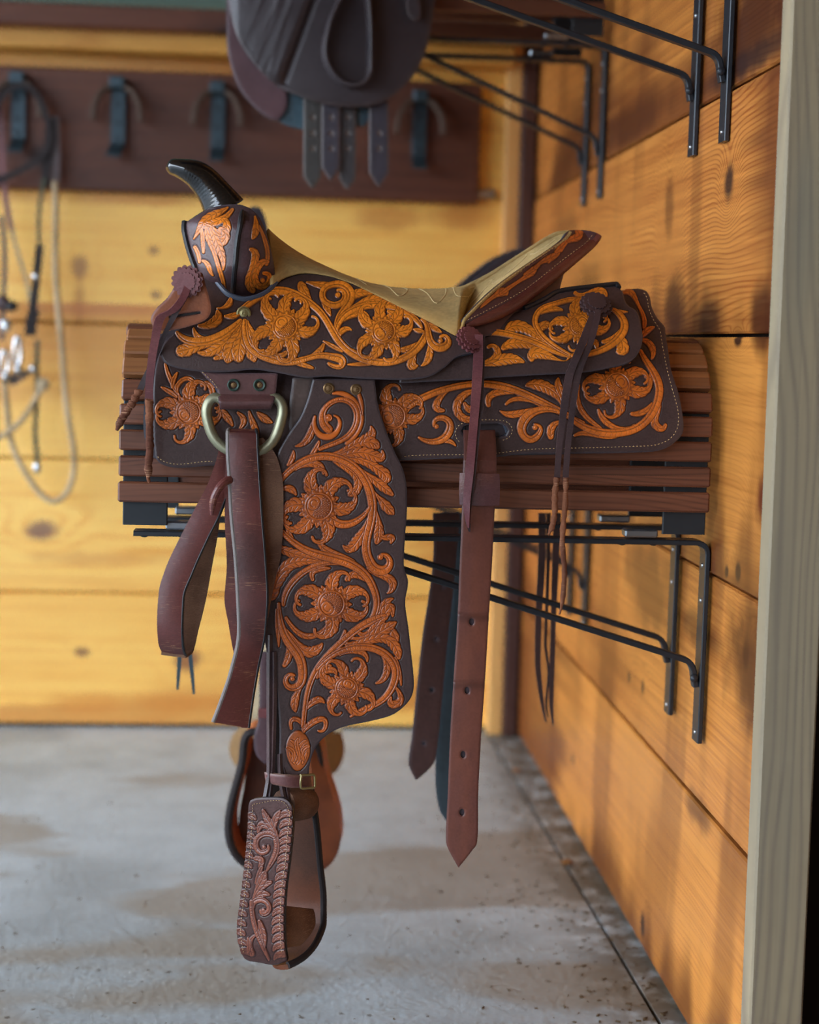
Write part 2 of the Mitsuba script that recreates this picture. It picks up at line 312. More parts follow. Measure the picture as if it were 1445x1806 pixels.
bs('nickel', L(196, 200, 204), 0.2, 0.5, metal=0.95)
bs('copper_old', L(120, 92, 60), 0.4, 0.5, metal=0.7)
bs('patina', L(60, 76, 68), 0.5, 0.4, metal=0.4)
bs('rope', proc(leather_fn((190, 170, 138), (160, 140, 110), (214, 200, 170), 51, 0.5)), 0.85, 0.2)
bs('green_strap', L(60, 66, 46), 0.5, 0.4)
bs('iron_rust', L(84, 68, 58), 0.55, 0.4, metal=0.4)
bs('iron_blue', L(54, 70, 78), 0.42, 0.5, metal=0.5)
bs('crumbs', L(84, 68, 48), 0.9, 0.2)
bs('chip_wood', L(128, 84, 44), 0.8, 0.2)

# ------------------------------------------------------------------ the setting
PITCH, OFF, BACK = 0.3015, 0.0035, 3.70
floor_x1 = 1.6
jx = [at(x, y, 1)[..., :] for x, y in ((905, 1375), (1130, 1740))]
def floor_pt(px, py):
    d = _F + _R*((px-722.5)/FPX) - _U*((py-903)/FPX); return CAM + d*(-CAM[2]/d[2])
ja, jb = floor_pt(905, 1372), floor_pt(1112, 1730)
JX = float((ja[0]+jb[0])/2)
scene['floor'] = mikit.ply(box(-3.4, floor_x1, -3.0, 3.8, -0.12, -0.009), 'joint_dirt', smooth=False); struct('floor', 'pale grey concrete floor with a narrow joint beside the wall')
JA, JB = floor_pt(906, 1371), floor_pt(1155, 1790)
jX = lambda y: JA[0] + (JB[0]-JA[0])*(y-JA[1])/(JB[1]-JA[1])
for side in (0, 1):
    y0, y1 = (-3.0, 3.8)
    pg = [(-3.4, y0), (jX(y0)-0.003, y0), (jX(y1)-0.003, y1), (-3.4, y1)] if side == 0 else [(jX(y0)+0.003, y0), (floor_x1+1, y0), (floor_x1+1, y1), (jX(y1)+0.003, y1)]
    m = trimesh.creation.extrude_polygon(shapely.Polygon(pg), 0.1, engine='earcut'); m.apply_translation((0, 0, -0.1)); obj('slab', m, 'concrete', 'floor', smooth=False)

scene['wall_right'] = mikit.ply(box(0.026, 0.06, 1.815, 3.76, 0, 2.7), 'gap_dark', smooth=False); struct('wall_right', 'orange pine plank wall carrying the saddle racks')
for k in range(9):
    z0 = OFF + k*PITCH
    z0 = max(z0, 0.002) if k == 0 else z0
    pr = 0.0 if k in (2, 3) else float(rng.uniform(-0.001, 0.004))
    obj('plank', box(pr, 0.026, 1.812, 3.74, z0+0.0022, min(OFF+(k+1)*PITCH-0.0022, 2.7), 0.0025), 'pine_right', 'wall_right', smooth=False)
scene['wall_back'] = mikit.ply(box(-3.4, 0.06, BACK+0.026, BACK+0.06, 0, 1.60), 'gap_dark', smooth=False); struct('wall_back', 'honey coloured pine plank wall behind the tack')
for k in range(5):
    z0 = max(OFF + 0.005 + k*PITCH, 0.002)
    obj('plank', box(-3.4, 0.02, BACK+float(rng.uniform(-0.001, 0.003)), BACK+0.026, z0+0.0022, OFF+0.005+(k+1)*PITCH-0.0022, 0.003), 'pine_back', 'wall_back', smooth=False)
obj('plank', box(-3.4, 0.02, BACK, BACK+0.026, OFF+0.005+5*PITCH+0.0022, 1.60, 0.003), 'pine_back', 'wall_back', smooth=False)
zt = lambda px, py, Y: float(at(px, py, Y)[2])
obj('trim_1', box(-3.4, -0.06, BACK-0.13, BACK-0.001, zt(200, 49, BACK-0.13), zt(200, 9, BACK-0.13), 0.004), 'dark_plank', smooth=False); struct('trim_1', 'dark brown capping beam along the top of the back wall')
obj('trim_2', box(-3.4, -0.06, BACK-0.09, BACK-0.001, zt(200, 88, BACK-0.09), zt(200, 50, BACK-0.09)-0.001, 0.003), 'ledge_wood', smooth=False); struct('trim_2', 'yellow pine ledge under the dark beam')
xa, xb, xc = float(at(880, 700, BACK-0.04)[0]), float(at(905, 700, BACK-0.04)[0]), -0.003
obj('trim_3', box(float(at(878, 700, BACK-0.04)[0]), xb-0.001, BACK-0.045, BACK-0.001, 0.002, 1.66, 0.003), 'corner_pale', smooth=False); struct('trim_3', 'pale upright corner board')
obj('trim_4', box(xb, xc, BACK-0.05, BACK-0.001, 0.002, 1.7, 0.003), 'corner_dark', smooth=False); struct('trim_4', 'dark brown upright corner post')
scene['wall_upper'] = mikit.ply(box(-3.4, 0.06, BACK+0.07, BACK+0.1, 1.5, 2.7), 'upper_wall_paint', smooth=False); struct('wall_upper', 'grey green wall above the plank wall')
scene['wall_left'] = mikit.ply(cat([box(-2.75, -2.7, 3.45, 3.8, 0, 2.7), box(-2.75, -2.7, -2.0, 3.45, 2.45, 2.7)]), 'ceiling_wood', smooth=False); struct('wall_left', 'board wall with a wide doorway on the left')
scene['wall_light_block'] = mikit.ply(cat([box(-1.7, 1.7, -2.05, -2.0, 0, 2.7), box(-2.75, -1.7, -2.05, -2.0, 2.3, 2.7), box(1.65, 1.7, -2.0, 1.9, 0, 2.7)]), 'ceiling_wood', smooth=False); struct('wall_light_block', 'unseen board wall added behind the viewer to block light from the front')  # unseen wall added to cut frontal light, left open at one side
scene['ceiling'] = mikit.ply(box(-3.4, 1.7, -2.0, 3.85, 2.7, 2.74), 'ceiling_wood', smooth=False); struct('ceiling')
# doorway post: pale treated timber, and an added dark backdrop sheet for the darkness beyond it
Yp = 1.772
pv = [at(1397.5, 0, Yp), at(1322, 1806, Yp)]
sl = (pv[0]-pv[1])/(pv[0][2]-pv[1][2])
pl = lambda z: pv[1] + sl*(z-pv[1][2])
qs = [at(1500, 0, Yp), at(1416, 1806, Yp)]; sr = (qs[0]-qs[1])/(qs[0][2]-qs[1][2]); pr_ = lambda z: qs[1] + sr*(z-qs[1][2])
pts = []
for z in (0.0, 2.69):
    for dy in (0, 0.036):
        for c in (0.0025, 0):
            yy = dy + (0 if (c == 0) else (c if dy == 0 else -c)); xx = (0.0025 if c == 0 else 0)
            pts += [[pl(z)[0]+xx, Yp+yy, z], [pr_(z)[0]-xx, Yp+yy, z]]
obj('trim_5', trimesh.convex.convex_hull(np.array(pts)), 'post_wood', smooth=False); struct('trim_5', 'pale grey green treated timber post at the end of the plank wall')
scene['dark_backdrop'] = mikit.ply(box(0.03, 1.6, 1.9, 1.93, 0, 2.7), 'gap_dark', smooth=False); struct('dark_backdrop', 'dark backdrop sheet added beyond the post')

# ------------------------------------------------------------------ saddle racks
def barrel_path(half=0.12, leg=0.097, R=0.12, z0=0.0):
    """half of the rack's section, from the foot of the near side over to the crest: (offset from the axis, height) and the outward normal"""
    Ltot = leg + R*math.pi/2
    def f(s):
        if s <= leg: return np.array([-half, z0+s]), np.array([-1.0, 0.0])
        a = (s-leg)/R
        return np.array([-half + R*(1-math.cos(a)), z0+leg+R*math.sin(a)]), np.array([-math.cos(a), math.sin(a)])
    return f, Ltot
XL, ZB = float(at(208.8, 886.8, 2.0)[0]), float(at(700, 896, 2.0)[2])
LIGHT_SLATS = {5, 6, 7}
def make_rack(yc, dz, label, full, x0=None):
    t = thing('saddle_rack', label, 'saddle rack', None)
    f, Lt = barrel_path(z0=ZB+dz)
    x0, x1 = XL if x0 is None else x0, -0.012
    n = 9; pitch = (Lt-0.002)/n
    slat_w, th = pitch*0.79, 0.013
    for side in (1, -1):
        for k in range(n):
            s = k*pitch + slat_w/2 + 0.001
            c, nr = f(s); tg = np.array([-nr[1], nr[0]])*-1
            jit = float(rng.uniform(-0.002, 0.002))
            m = box(x0+jit, x1, -th/2, th/2, -slat_w/2, slat_w/2, 0.0022)
            nv, tv = np.array([0, side*nr[0], nr[1]]), np.array([0, side*nr[1], -nr[0]])
            M = np.eye(4); M[:3, 0] = [1, 0, 0]; M[:3, 1] = -nv; M[:3, 2] = tv
            if np.linalg.det(M[:3, :3]) < 0: M[:3, 2] = -tv
            M[:3, 3] = [0, yc + side*(c[0]+0.0), c[1]]; M[:3, 3] -= nv*th/2
            m.apply_transform(M)
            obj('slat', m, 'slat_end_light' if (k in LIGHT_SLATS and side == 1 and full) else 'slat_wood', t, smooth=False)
    # the two arches under the slats
    for xa_ in (x0+0.004, x1-0.055):
        prof = []
        for side in (1, -1):
            pp = []
            for s in np.linspace(-0.028, Lt, 24):
                c, nr = f(max(s, 0)); p = np.array([yc + side*(c[0]-nr[0]*(th+0.0035)), c[1]-nr[1]*(th+0.0035)])
                if s < 0: p[1] += s
                pp.append(p)
            prof += pp if side == 1 else pp[::-1][1:]
        path = np.array([[xa_+0.027, a, b] for a, b in prof])
        obj('arch', flatbar(path, 0.054, 0.006, (1, 0, 0)), 'rubber_black', t)
    zt_ = ZB+dz-0.040
    for yb in (yc-0.08, yc+0.08):
        xw = -0.0045
        pts_ = bend([(x0+0.016, yb, zt_), (xw, yb, zt_), (xw, yb, zt_-0.258)], 0.016)
        br = obj('bracket', flatbar(pts_, 0.030, 0.0065, (0, 1, 0)), 'steel_black', t)
        zr = zt_-0.172
        pts_ = bend([(x0+0.20, yb-0.002, zt_-0.004), (x0+0.235, yb-0.002, zt_-0.006), (xw-0.012, yb-0.002, zr+0.018), (xw-0.006, yb-0.002, zr-0.014)], 0.012)
        obj('brace', flatbar(pts_, 0.014, 0.0075, (0, 1, 0)), 'steel_black', br)
        obj('rivet', lathe_y([(0.0055, 0), (0.005, 0.003), (0.003, 0.0045), (0, 0.005)], (xw-0.010, yb-0.0095, zr-0.002), 10), 'steel_black', br)
        for zz in (zt_-0.03, zt_-0.075, zt_-0.246):
            m = trimesh.creation.icosphere(subdivisions=1, radius=0.0032); m.apply_scale((0.6, 1, 1)); m.apply_translation((xw-0.0032, yb, zz)); obj('screw', m, 'nickel', br)
        for xx in (x0+0.028, x0+0.075, x1-0.06, x1-0.1):
            m = trimesh.creation.icosphere(subdivisions=1, radius=0.0052); m.apply_scale((1, 1, 0.55)); m.apply_translation((xx, yb, zt_-0.0035)); obj('bolt', m, 'steel_black', br)
    for xx in (x0+0.055, x1-0.10):
        for yb in (yc-0.085, yc+0.085):
            obj('clip', box(xx, xx+0.042, yb-0.012, yb+0.012, zt_+0.006, zt_+0.016, 0.002), 'steel_zinc', t, smooth=False)
    return t
YC = 2.12
DZ, DY = 0.757, 0.823
make_rack(YC, 0.0, 'slatted dark wood saddle rack on black steel brackets holding the tooled western saddle', True)
make_rack(YC, DZ, 'saddle rack at the upper right with only its two black steel brackets in view', False)
make_rack(YC+DY, DZ, 'saddle rack behind at the top, carrying the dark english saddle', False, -0.60)
make_rack(YC+DY, 0.0, 'saddle rack behind the western saddle, its brackets seen low on the wall', False, -0.60)

# ------------------------------------------------------------------ tooled leather: a sheet drawn as a pattern and raised as real relief
ORANGE, DARKB = lin((214, 120, 32)), lin((66, 49, 47))
BURNT = lin((92, 40, 18))
def dye(color, cf, tone):
    """antique finish: the dye is burnt dark brown in the cuts and along the edges, bright on the faces"""
    k = np.clip((cf-0.25)/0.75, 0, 1.15)[..., None]*np.clip(tone, 0, 1.15)[..., None]
    return BURNT*(color/ORANGE)**0.6*np.clip(1-k, 0, 1)*0.9 + color*k
class Sheet:
    """a leather piece: its pattern is drawn on a flat grid (one unit is one pixel of the photograph, about 0.7 mm) as heights in mm, colours and part numbers"""
    def __init__(s, outline, Y, step=0.8, base=DARKB, edge=None, holes=(), smooth=True, roll=4.0):
        pts = np.asarray(outline, float)
        if smooth: pts = closed_spline(pts)
        s.poly = shapely.Polygon(pts, [np.asarray(h, float) for h in holes]).buffer(0)
        if s.poly.geom_type != 'Polygon': s.poly = max(s.poly.geoms, key=lambda g: g.area)
        s.Y, s.step, s.edge, s.roll = Y, step, lin((62, 68, 80)) if edge is None else edge, roll
        s.grid(step)
        n = s.PX.shape
        g1 = meshkit.noise(np.stack([s.PX*0.55, s.PY*0.55, s.PX*0], -1), 3); g2 = meshkit.fbm(np.stack([s.PX*0.03, s.PY*0.03, s.PX*0], -1), 3, 5)
        s.H = 0.16*(g1-0.5)*0.6
        s.C = np.asarray(base)[None, None]*(0.72 + 0.3*g1 + 0.3*g2)[..., None]
        s.ID = np.zeros(n, int); s.names = {}
        s.tone = np.clip(0.42 + 1.0*meshkit.fbm(np.stack([s.PX*0.028, s.PY*0.028, s.PX*0+4], -1), 3, 9), 0.5, 1.12)
    def grid(s, step):
        x0, y0, x1, y1 = s.poly.bounds
        xs, ys = np.arange(x0-2*step, x1+2.5*step, step), np.arange(y0-2*step, y1+2.5*step, step)
        s.x0, s.y0 = xs[0], ys[0]
        PX, PY = np.meshgrid(xs, ys)
        ins = shapely.contains_xy(s.poly, PX, PY)
        b = [np.array(r.coords) for r in [s.poly.exterior, *s.poly.interiors]]
        b = np.vstack([np.stack([np.interp(np.linspace(0, 1, max(int(4*np.abs(np.diff(r, axis=0)).sum()/step), 40)), np.linspace(0, 1, len(r)), r[:, k]) for k in (0, 1)], 1) if False else densify(r, step/3) for r in b])
        tree = cKDTree(b)
        d, i = tree.query(np.stack([PX.ravel(), PY.ravel()], 1)); d, i = d.reshape(PX.shape), i.reshape(PX.shape)
        snap = ~ins & binary_dilation(ins, np.ones((3, 3)))
        PX, PY = np.where(snap, b[i, 0], PX), np.where(snap, b[i, 1], PY)
        s.PX, s.PY, s.ins, s.snap, s.d = PX, PY, ins, snap, np.where(ins, d, 0.0)
    def win(s, x0, y0, x1, y1):
        a, b = max(int((x0-s.x0)/s.step)-1, 0), max(int((y0-s.y0)/s.step)-1, 0)
        c, e = max(int((x1-s.x0)/s.step)+2, 0), max(int((y1-s.y0)/s.step)+2, 0)
        return slice(b, e), slice(a, c)
    def part(s, name):
        k = len(s.names)+1; s.names[k] = name; return k
    def put(s, w, inside, h, col, pid, out=None):
        """raise a motif: h its height in mm over the sheet, col its colour factor"""
        if out is not None:
            s.H[w] -= 0.45*out*(s.ID[w] == 0); s.C[w] *= (1-0.5*out*(s.ID[w] == 0))[..., None]
        s.H[w] = np.where(inside, h, s.H[w]); s.C[w] = np.where(inside[..., None], col, s.C[w]); s.ID[w] = np.where(inside, pid, s.ID[w])
    def stroke(s, pts, pid, kind='leaf', h=1.25, color=ORANGE, seed=0):
        P = np.asarray(pts, float); ln = np.linalg.norm(np.diff(P[:, :2], axis=0), axis=1).sum()
        S = spline(P, max(int(ln/2.5), 8)) if len(P) > 2 else spline(P, 8)
        S[:, 2] = np.maximum(S[:, 2], 1.6); m = S[:, 2].max()/2 + 5
        w = s.win(S[:, 0].min()-m, S[:, 1].min()-m, S[:, 0].max()+m, S[:, 1].max()+m)
        X, Yq = s.PX[w], s.PY[w]
        if X.size == 0: return
        a, b = S[:-1], S[1:]; cum = np.r_[0, np.cumsum(np.linalg.norm(np.diff(S[:, :2], axis=0), axis=1))]
        best, bu, bt, bw = np.full(X.shape, 9.0), np.zeros(X.shape), np.zeros(X.shape), np.full(X.shape, 2.0)
        for k in range(len(a)):
            e = b[k, :2]-a[k, :2]; l2 = e @ e + 1e-9
            dx, dy = X-a[k, 0], Yq-a[k, 1]
            t = np.clip((dx*e[0]+dy*e[1])/l2, 0, 1)
            u = dx-t*e[0]; v = dy-t*e[1]; ww = a[k, 2]+(b[k, 2]-a[k, 2])*t
            d = np.hypot(u, v); q = d/(ww/2); f = q < best
            best = np.where(f, q, best); bw = np.where(f, ww, bw); bt = np.where(f, cum[k]+t*math.sqrt(l2), bt)
            bu = np.where(f, np.sign(e[0]*dy-e[1]*dx)*q, bu)
        if kind == 'leaf':
            sc = 0.95 + np.clip((bw-10)/8, 0, 1)*0.16*np.abs(np.sin(bt*math.pi/10.0 + seed))
            best = best/sc; bu = bu/sc
        de = (1-best)*bw/2
        ins = (best < 1) & s.ins[w]
        bev = np.clip(de/1.6, 0, 1); bev = bev*bev*(3-2*bev)
        under = 0.42*(s.ID[w] > 0)
        prof = under + (1-under)*bev
        hh = 1.0*h*prof*(0.94+0.06*(1-best**2)); cf = 0.30+0.62*bev+0.22*np.clip(1-best, 0, 1)
        if kind == 'vine':
            gr = np.exp(-np.square((bu+0.3)*bw/2/0.9))*(bw > 8)
            bead = np.clip(1-np.hypot((bt % 4.2)-2.1, (bu-0.25)*bw/2)/1.5, 0, 1)*(bw > 9)
            chev = (np.cos(bt*2*math.pi/9.0 + 2.4*np.abs(bu)) > 0.86)*(np.abs(bu) < 0.75)*(bw > 8)
            hh = hh - 0.5*gr + 0.4*bead - 0.12*chev; cf = cf*(1-0.55*gr)*(1-0.2*chev)
        elif kind == 'leaf':
            vein = np.clip(np.cos(bt*2*math.pi/10.0 - 5.2*np.abs(bu)*np.clip(bw/14, .6, 1.6) + seed)*2.6-1.6, 0, 1)*(np.abs(bu) > 0.22)*(np.abs(bu) < 0.85)*np.clip((bw-6)/6, 0, 1)
            mid = np.exp(-np.square(bu*bw/2/0.85))*np.clip((bw-5)/4, 0, 1)
            hh = hh - 0.42*vein - 0.45*mid + 0.3*np.clip(np.abs(bu)-0.45, 0, 0.4); cf = cf*(1-0.5*vein)*(1-0.5*mid)
        elif kind == 'bulb':
            hh = hh + 0.5*(1-best**2); 
        outr = np.clip(1-np.abs((best-1)*bw/2-0.4)/1.9, 0, 1)*(best >= 1)
        col = dye(color, cf, s.tone[w])
        s.put(w, ins, hh, col, pid, outr)
    def dot(s, x, y, r, pid, h=1.4, color=ORANGE):
        w = s.win(x-r-4, y-r-4, x+r+4, y+r+4); d = np.hypot(s.PX[w]-x, s.PY[w]-y)/r
        ins = (d < 1) & s.ins[w]
        hh = h*(0.5+0.7*np.sqrt(np.clip(1-d*d, 0, 1))) - 0.6*np.exp(-np.square((d-0.55)*r/0.9))
        s.put(w, ins, hh, dye(color, 0.45+0.6*np.clip((1-d)*r/2, 0, 1), s.tone[w]), pid)
    def flower(s, cx, cy, R, rd, phi, n=6, hand=1, color=ORANGE, name='tooled_flower', tilt=0.6, squash=1.0):
        pid = s.part(name); r0 = np.random.default_rng(int(cx*7+cy))
        def petal(a, hnd, k):
            q = lambda r, da: (cx + r*R*math.cos(a+da*hnd), cy + squash*r*R*math.sin(a+da*hnd))
            W = R*(0.33+0.05*r0.random()); e = 0.92+0.12*r0.random()
            s.stroke([(*q(0.2, 0), W*0.55), (*q(0.45, -0.03), W*0.95), (*q(0.66*e, 0.0), W*1.0), (*q(0.84*e, 0.11), W*0.72), (*q(0.99*e, 0.30), W*0.40), (*q(0.99*e, 0.48), W*0.30), (*q(0.88*e, 0.60), W*0.28)], pid, 'leaf', 1.35, color, seed=k*1.7)
        for k in range(n):      # short leaves showing between the petals
            a = phi + (k+0.5)*2*math.pi/n
            s.stroke([(cx+0.2*R*math.cos(a), cy+0.2*R*math.sin(a), R*0.2), (cx+0.42*R*math.cos(a), cy+0.42*R*math.sin(a), R*0.2), (cx+0.55*R*math.cos(a), cy+0.55*R*math.sin(a), R*0.08)], pid, 'leaf', 0.9, color, seed=k)
        for k in range(n): petal(phi + k*2*math.pi/n + 0.12*(r0.random()-0.5), hand if k % 3 else -hand, k)
        w = s.win(cx-rd-5, cy-rd-5, cx+rd+5, cy+rd+5)
        dx, dy = s.PX[w]-cx, s.PY[w]-cy; r = np.hypot(dx, dy)/rd; th = np.arctan2(dy, dx)
        # frill of little petals round the disk
        fr = (r < 1.22+0.09*np.cos(th*13)) & s.ins[w]
        g = np.clip(np.cos(th*13)*1.5-0.5, 0, 1)
        s.put(w, fr, 1.4 - 0.4*(1-np.clip((1.26-r)*rd/2, 0, 1)) - 0.3*(1-np.clip(g*2, 0, 1))*(r > 1.02), dye(color, (0.5+0.5*np.clip((1.26-r)*rd/2.5, 0, 1))*(0.6+0.4*np.clip(g*2, 0, 1)), s.tone[w]), pid)
        ins = (r < 1) & s.ins[w]
        u, v = dx*math.cos(tilt)+dy*math.sin(tilt), -dx*math.sin(tilt)+dy*math.cos(tilt)
        ring = np.exp(-np.square((r-0.86)*rd/0.9)); dome = 1.55+0.8*np.sqrt(np.clip(1-r*r, 0, 1))
        # seeds on one side, a curled bud on the other
        px, py = u/3.1, v/2.7; row = np.floor(py); ox = px-0.5*(row % 2)
        seed = np.clip(1-np.hypot((ox-np.floor(ox)-0.5)*3.1, (py-row-0.5)*2.7)/1.35, 0, 1)
        us, b2 = (u < 0.12*rd) & (r < 0.8), np.hypot((u-0.42*rd), v*0.9)/(0.46*rd)
        sw = np.exp(-np.square((b2-1)*rd*0.46/0.9))*(r < 0.86) + np.exp(-np.square((b2-0.5)*rd*0.46/0.8))*(u > 0.3*rd)
        tick = (np.cos(th*26) > 0.55)*(r > 0.62)*(r < 0.86)*(u < 0.1*rd)
        hh = dome - 0.7*ring + 0.6*seed*us - 0.5*np.clip(sw, 0, 1)*(u > -0.05*rd) - 0.3*tick
        cf = (0.98-0.5*ring)*(1-0.6*(1-np.clip(seed*2.2, 0, 1))*us)*(1-0.45*np.clip(sw, 0, 1)*(u > -0.05*rd))*(1-0.3*tick)
        cf = cf*(0.5+0.5*np.clip((1-r)*rd/1.6, 0, 1))
        s.put(w, ins, hh, dye(color, cf*1.04, s.tone[w]), pid)
        return pid
    def build(s, key_name, parent, mat='tooled_leather', thick=3.5, sub=True, label=None, back_step=8.0, edge_mat=None):
        roll = np.clip(1-s.d/s.roll, 0, 1); H = s.H - 0.9*roll**2*(s.ID == 0)
        C = s.C*(1-0.35*roll[..., None]) + s.edge*(0.35*roll[..., None])
        use = s.ins | s.snap
        Yv = s.Y(s.PX, s.PY) if s.Y.__code__.co_argcount == 2 else None
        P0 = at(s.PX, s.PY, Yv) if Yv is not None else on(s.PX, s.PY, s.Y)
        def nrm(P):
            n = np.cross(np.gradient(P, axis=1), np.gradient(P, axis=0)); n /= np.linalg.norm(n, axis=2, keepdims=True)+1e-12
            return np.where((n*(P-CAM)).sum(-1, keepdims=True) > 0, -n, n)
        n0 = nrm(P0); P = P0 + n0*(H/1000)[..., None]; N = nrm(P)
        h, w = use.shape
        idx = np.arange(h*w).reshape(h, w)
        q = np.stack([idx[:-1, :-1], idx[:-1, 1:], idx[1:, 1:], idx[1:, :-1]], -1).reshape(-1, 4)
        uf, inf = use.ravel(), s.ins.ravel()
        tri = np.vstack([q[:, [0, 1, 2]], q[:, [0, 2, 3]]])
        tri = tri[uf[tri].all(1) & inf[tri].any(1)]
        V, NV, CV, ID = P.reshape(-1, 3), N.reshape(-1, 3), C.reshape(-1, 3), s.ID.ravel()
        # orientation
        fn = np.cross(V[tri[:, 1]]-V[tri[:, 0]], V[tri[:, 2]]-V[tri[:, 0]]); fl = (fn*NV[tri[:, 0]]).sum(1) < 0
        tri[fl] = tri[fl][:, ::-1]
        # edge wall
        e = np.vstack([tri[:, [0, 1]], tri[:, [1, 2]], tri[:, [2, 0]]]); es = np.sort(e, 1)
        _, inv, cnt = np.unique(es[:, 0]*np.int64(h*w)+es[:, 1], return_inverse=True, return_counts=True)
        be = e[cnt[inv] == 1]
        A, B = V[be[:, 0]], V[be[:, 1]]; nA, nB = n0.reshape(-1, 3)[be[:, 0]], n0.reshape(-1, 3)[be[:, 1]]
        tk = thick/1000
        wv = np.stack([A, B, B-nB*tk, A-nA*tk], 1).reshape(-1, 3); m = len(be)
        k4 = np.arange(m)*4
        wf = np.vstack([np.stack([k4, k4+2, k4+1], 1), np.stack([k4, k4+3, k4+2], 1)])
        wn = np.repeat(np.cross(A-B, nA), 4, axis=0); wn /= np.linalg.norm(wn, axis=1, keepdims=True)+1e-12
        wn = wn + np.stack([nA, nB, -nB, -nA], 1).reshape(-1, 3)*0.6; wn /= np.linalg.norm(wn, axis=1, keepdims=True)
        wc = np.broadcast_to(s.edge, wv.shape)
        # back
        b = Sheet.__new__(Sheet); b.poly, b.step = s.poly, back_step; b.grid(back_step)
        Yb = s.Y(b.PX, b.PY) if s.Y.__code__.co_argcount == 2 else None
        Pb = at(b.PX, b.PY, Yb) if Yb is not None else on(b.PX, b.PY, s.Y); nb = nrm(Pb); Pb = Pb-nb*tk*0.97
        hb, wb = b.ins.shape; ib = np.arange(hb*wb).reshape(hb, wb)
        q = np.stack([ib[:-1, :-1], ib[:-1, 1:], ib[1:, 1:], ib[1:, :-1]], -1).reshape(-1, 4); tb = np.vstack([q[:, [0, 1, 2]], q[:, [0, 2, 3]]])
        ub = (b.ins | b.snap).ravel(); tb = tb[ub[tb].all(1) & b.ins.ravel()[tb].any(1)]
        vb = Pb.reshape(-1, 3); fn = np.cross(vb[tb[:, 1]]-vb[tb[:, 0]], vb[tb[:, 2]]-vb[tb[:, 0]]); fl = (fn*nb.reshape(-1, 3)[tb[:, 0]]).sum(1) > 0; tb[fl] = tb[fl][:, ::-1]
        fid = np.max(ID[tri], axis=1) if sub else np.zeros(len(tri), int)
        ids = ID[tri]; fid = np.where(ids[:, 0] == ids[:, 1], ids[:, 0], np.where(ids[:, 1] == ids[:, 2], ids[:, 1], np.where(ids[:, 0] == ids[:, 2], ids[:, 0], fid))) if sub else fid
        def pick(t, extra=False):
            u, inv = np.unique(t, return_inverse=True); f = inv.reshape(-1, 3)
            v, n, c = V[u], NV[u], CV[u]
            if extra:
                o1, o2 = len(v), len(v)+len(wv)
                f = np.vstack([f, wf+o1, tb+o2]); v = np.vstack([v, wv, vb]); n = np.vstack([n, wn, -nb.reshape(-1, 3)]); c = np.vstack([c, wc, np.broadcast_to(s.edge*1.3, vb.shape)])
            return v, f, n, c
        v, f, n, c = pick(tri[fid == 0], True)
        k = raw(key_name, v, f, n, mat, parent, c, label)
        for pid, nm in s.names.items():
            t = tri[fid == pid]
            if len(t):
                v, f, n, c = pick(t); raw(nm, v, f, n, 'carved_leather', k, c)
        return k
def densify(r, st):
    d = np.r_[0, np.cumsum(np.linalg.norm(np.diff(r, axis=0), axis=1))]; t = np.linspace(0, d[-1], max(int(d[-1]/st), 8))
    return np.stack([np.interp(t, d, r[:, 0]), np.interp(t, d, r[:, 1])], 1)
def closed_spline(p, sub=8, sharp=50):
    """a smooth closed outline that keeps its sharp corners"""
    p = np.asarray(p, float); n = len(p)
    u = p-np.roll(p, 1, 0); v = np.roll(p, -1, 0)-p
    ang = np.degrees(np.abs(np.arctan2(u[:, 0]*v[:, 1]-u[:, 1]*v[:, 0], (u*v).sum(1))))
    tg = (np.roll(p, -1, 0)-np.roll(p, 1, 0)); tg /= np.linalg.norm(tg, axis=1, keepdims=True)+1e-9
    out = []
    for i in range(n):
        j = (i+1) % n; l = np.linalg.norm(p[j]-p[i])
        t0 = (v[i]/(l+1e-9) if ang[i] > sharp else tg[i])*l; t1 = ((p[j]-p[i])/(l+1e-9) if ang[j] > sharp else tg[j])*l
        for s in np.linspace(0, 1, sub, endpoint=False):
            s2, s3 = s*s, s**3
            out.append((2*s3-3*s2+1)*p[i]+(s3-2*s2+s)*t0+(-2*s3+3*s2)*p[j]+(s3-s2)*t1)
    return np.array(out)
def stitching(path, Y, parent, mat='thread', pitch=6.2, ln=4.2, w=1.7, lift=0.0006):
    S = densify(spline(path, 200), 0.7); d = np.r_[0, np.cumsum(np.linalg.norm(np.diff(S, axis=0), axis=1))]
    ms = []
    for c in np.arange(pitch/2, d[-1], pitch):
        a, b = [np.array([np.interp(c+k, d, S[:, 0]), np.interp(c+k, d, S[:, 1])]) for k in (-ln/2, ln/2)]
        nrm = np.array([-(b-a)[1], (b-a)[0]])/(np.linalg.norm(b-a)+1e-9)*w/2; mid = (a+b)/2
        q = np.array([a, mid+nrm, b, mid-nrm, mid])
        P = at(q[:, 0], q[:, 1], Y(q[:, 0], q[:, 1])) if Y.__code__.co_argcount == 2 else on(q[:, 0], q[:, 1], Y)
        dirn = (CAM-P[4]); dirn /= np.linalg.norm(dirn); P[4] += dirn*lift*2; P[:4] += dirn*0.0001
        ms.append(trimesh.Trimesh(P, [[0, 1, 4], [1, 2, 4], [2, 3, 4], [3, 0, 4]], process=False))
    k = obj('stitching', cat(ms), mat, parent, smooth=False); labels.setdefault(k, {})['kind'] = 'stuff'
    return k

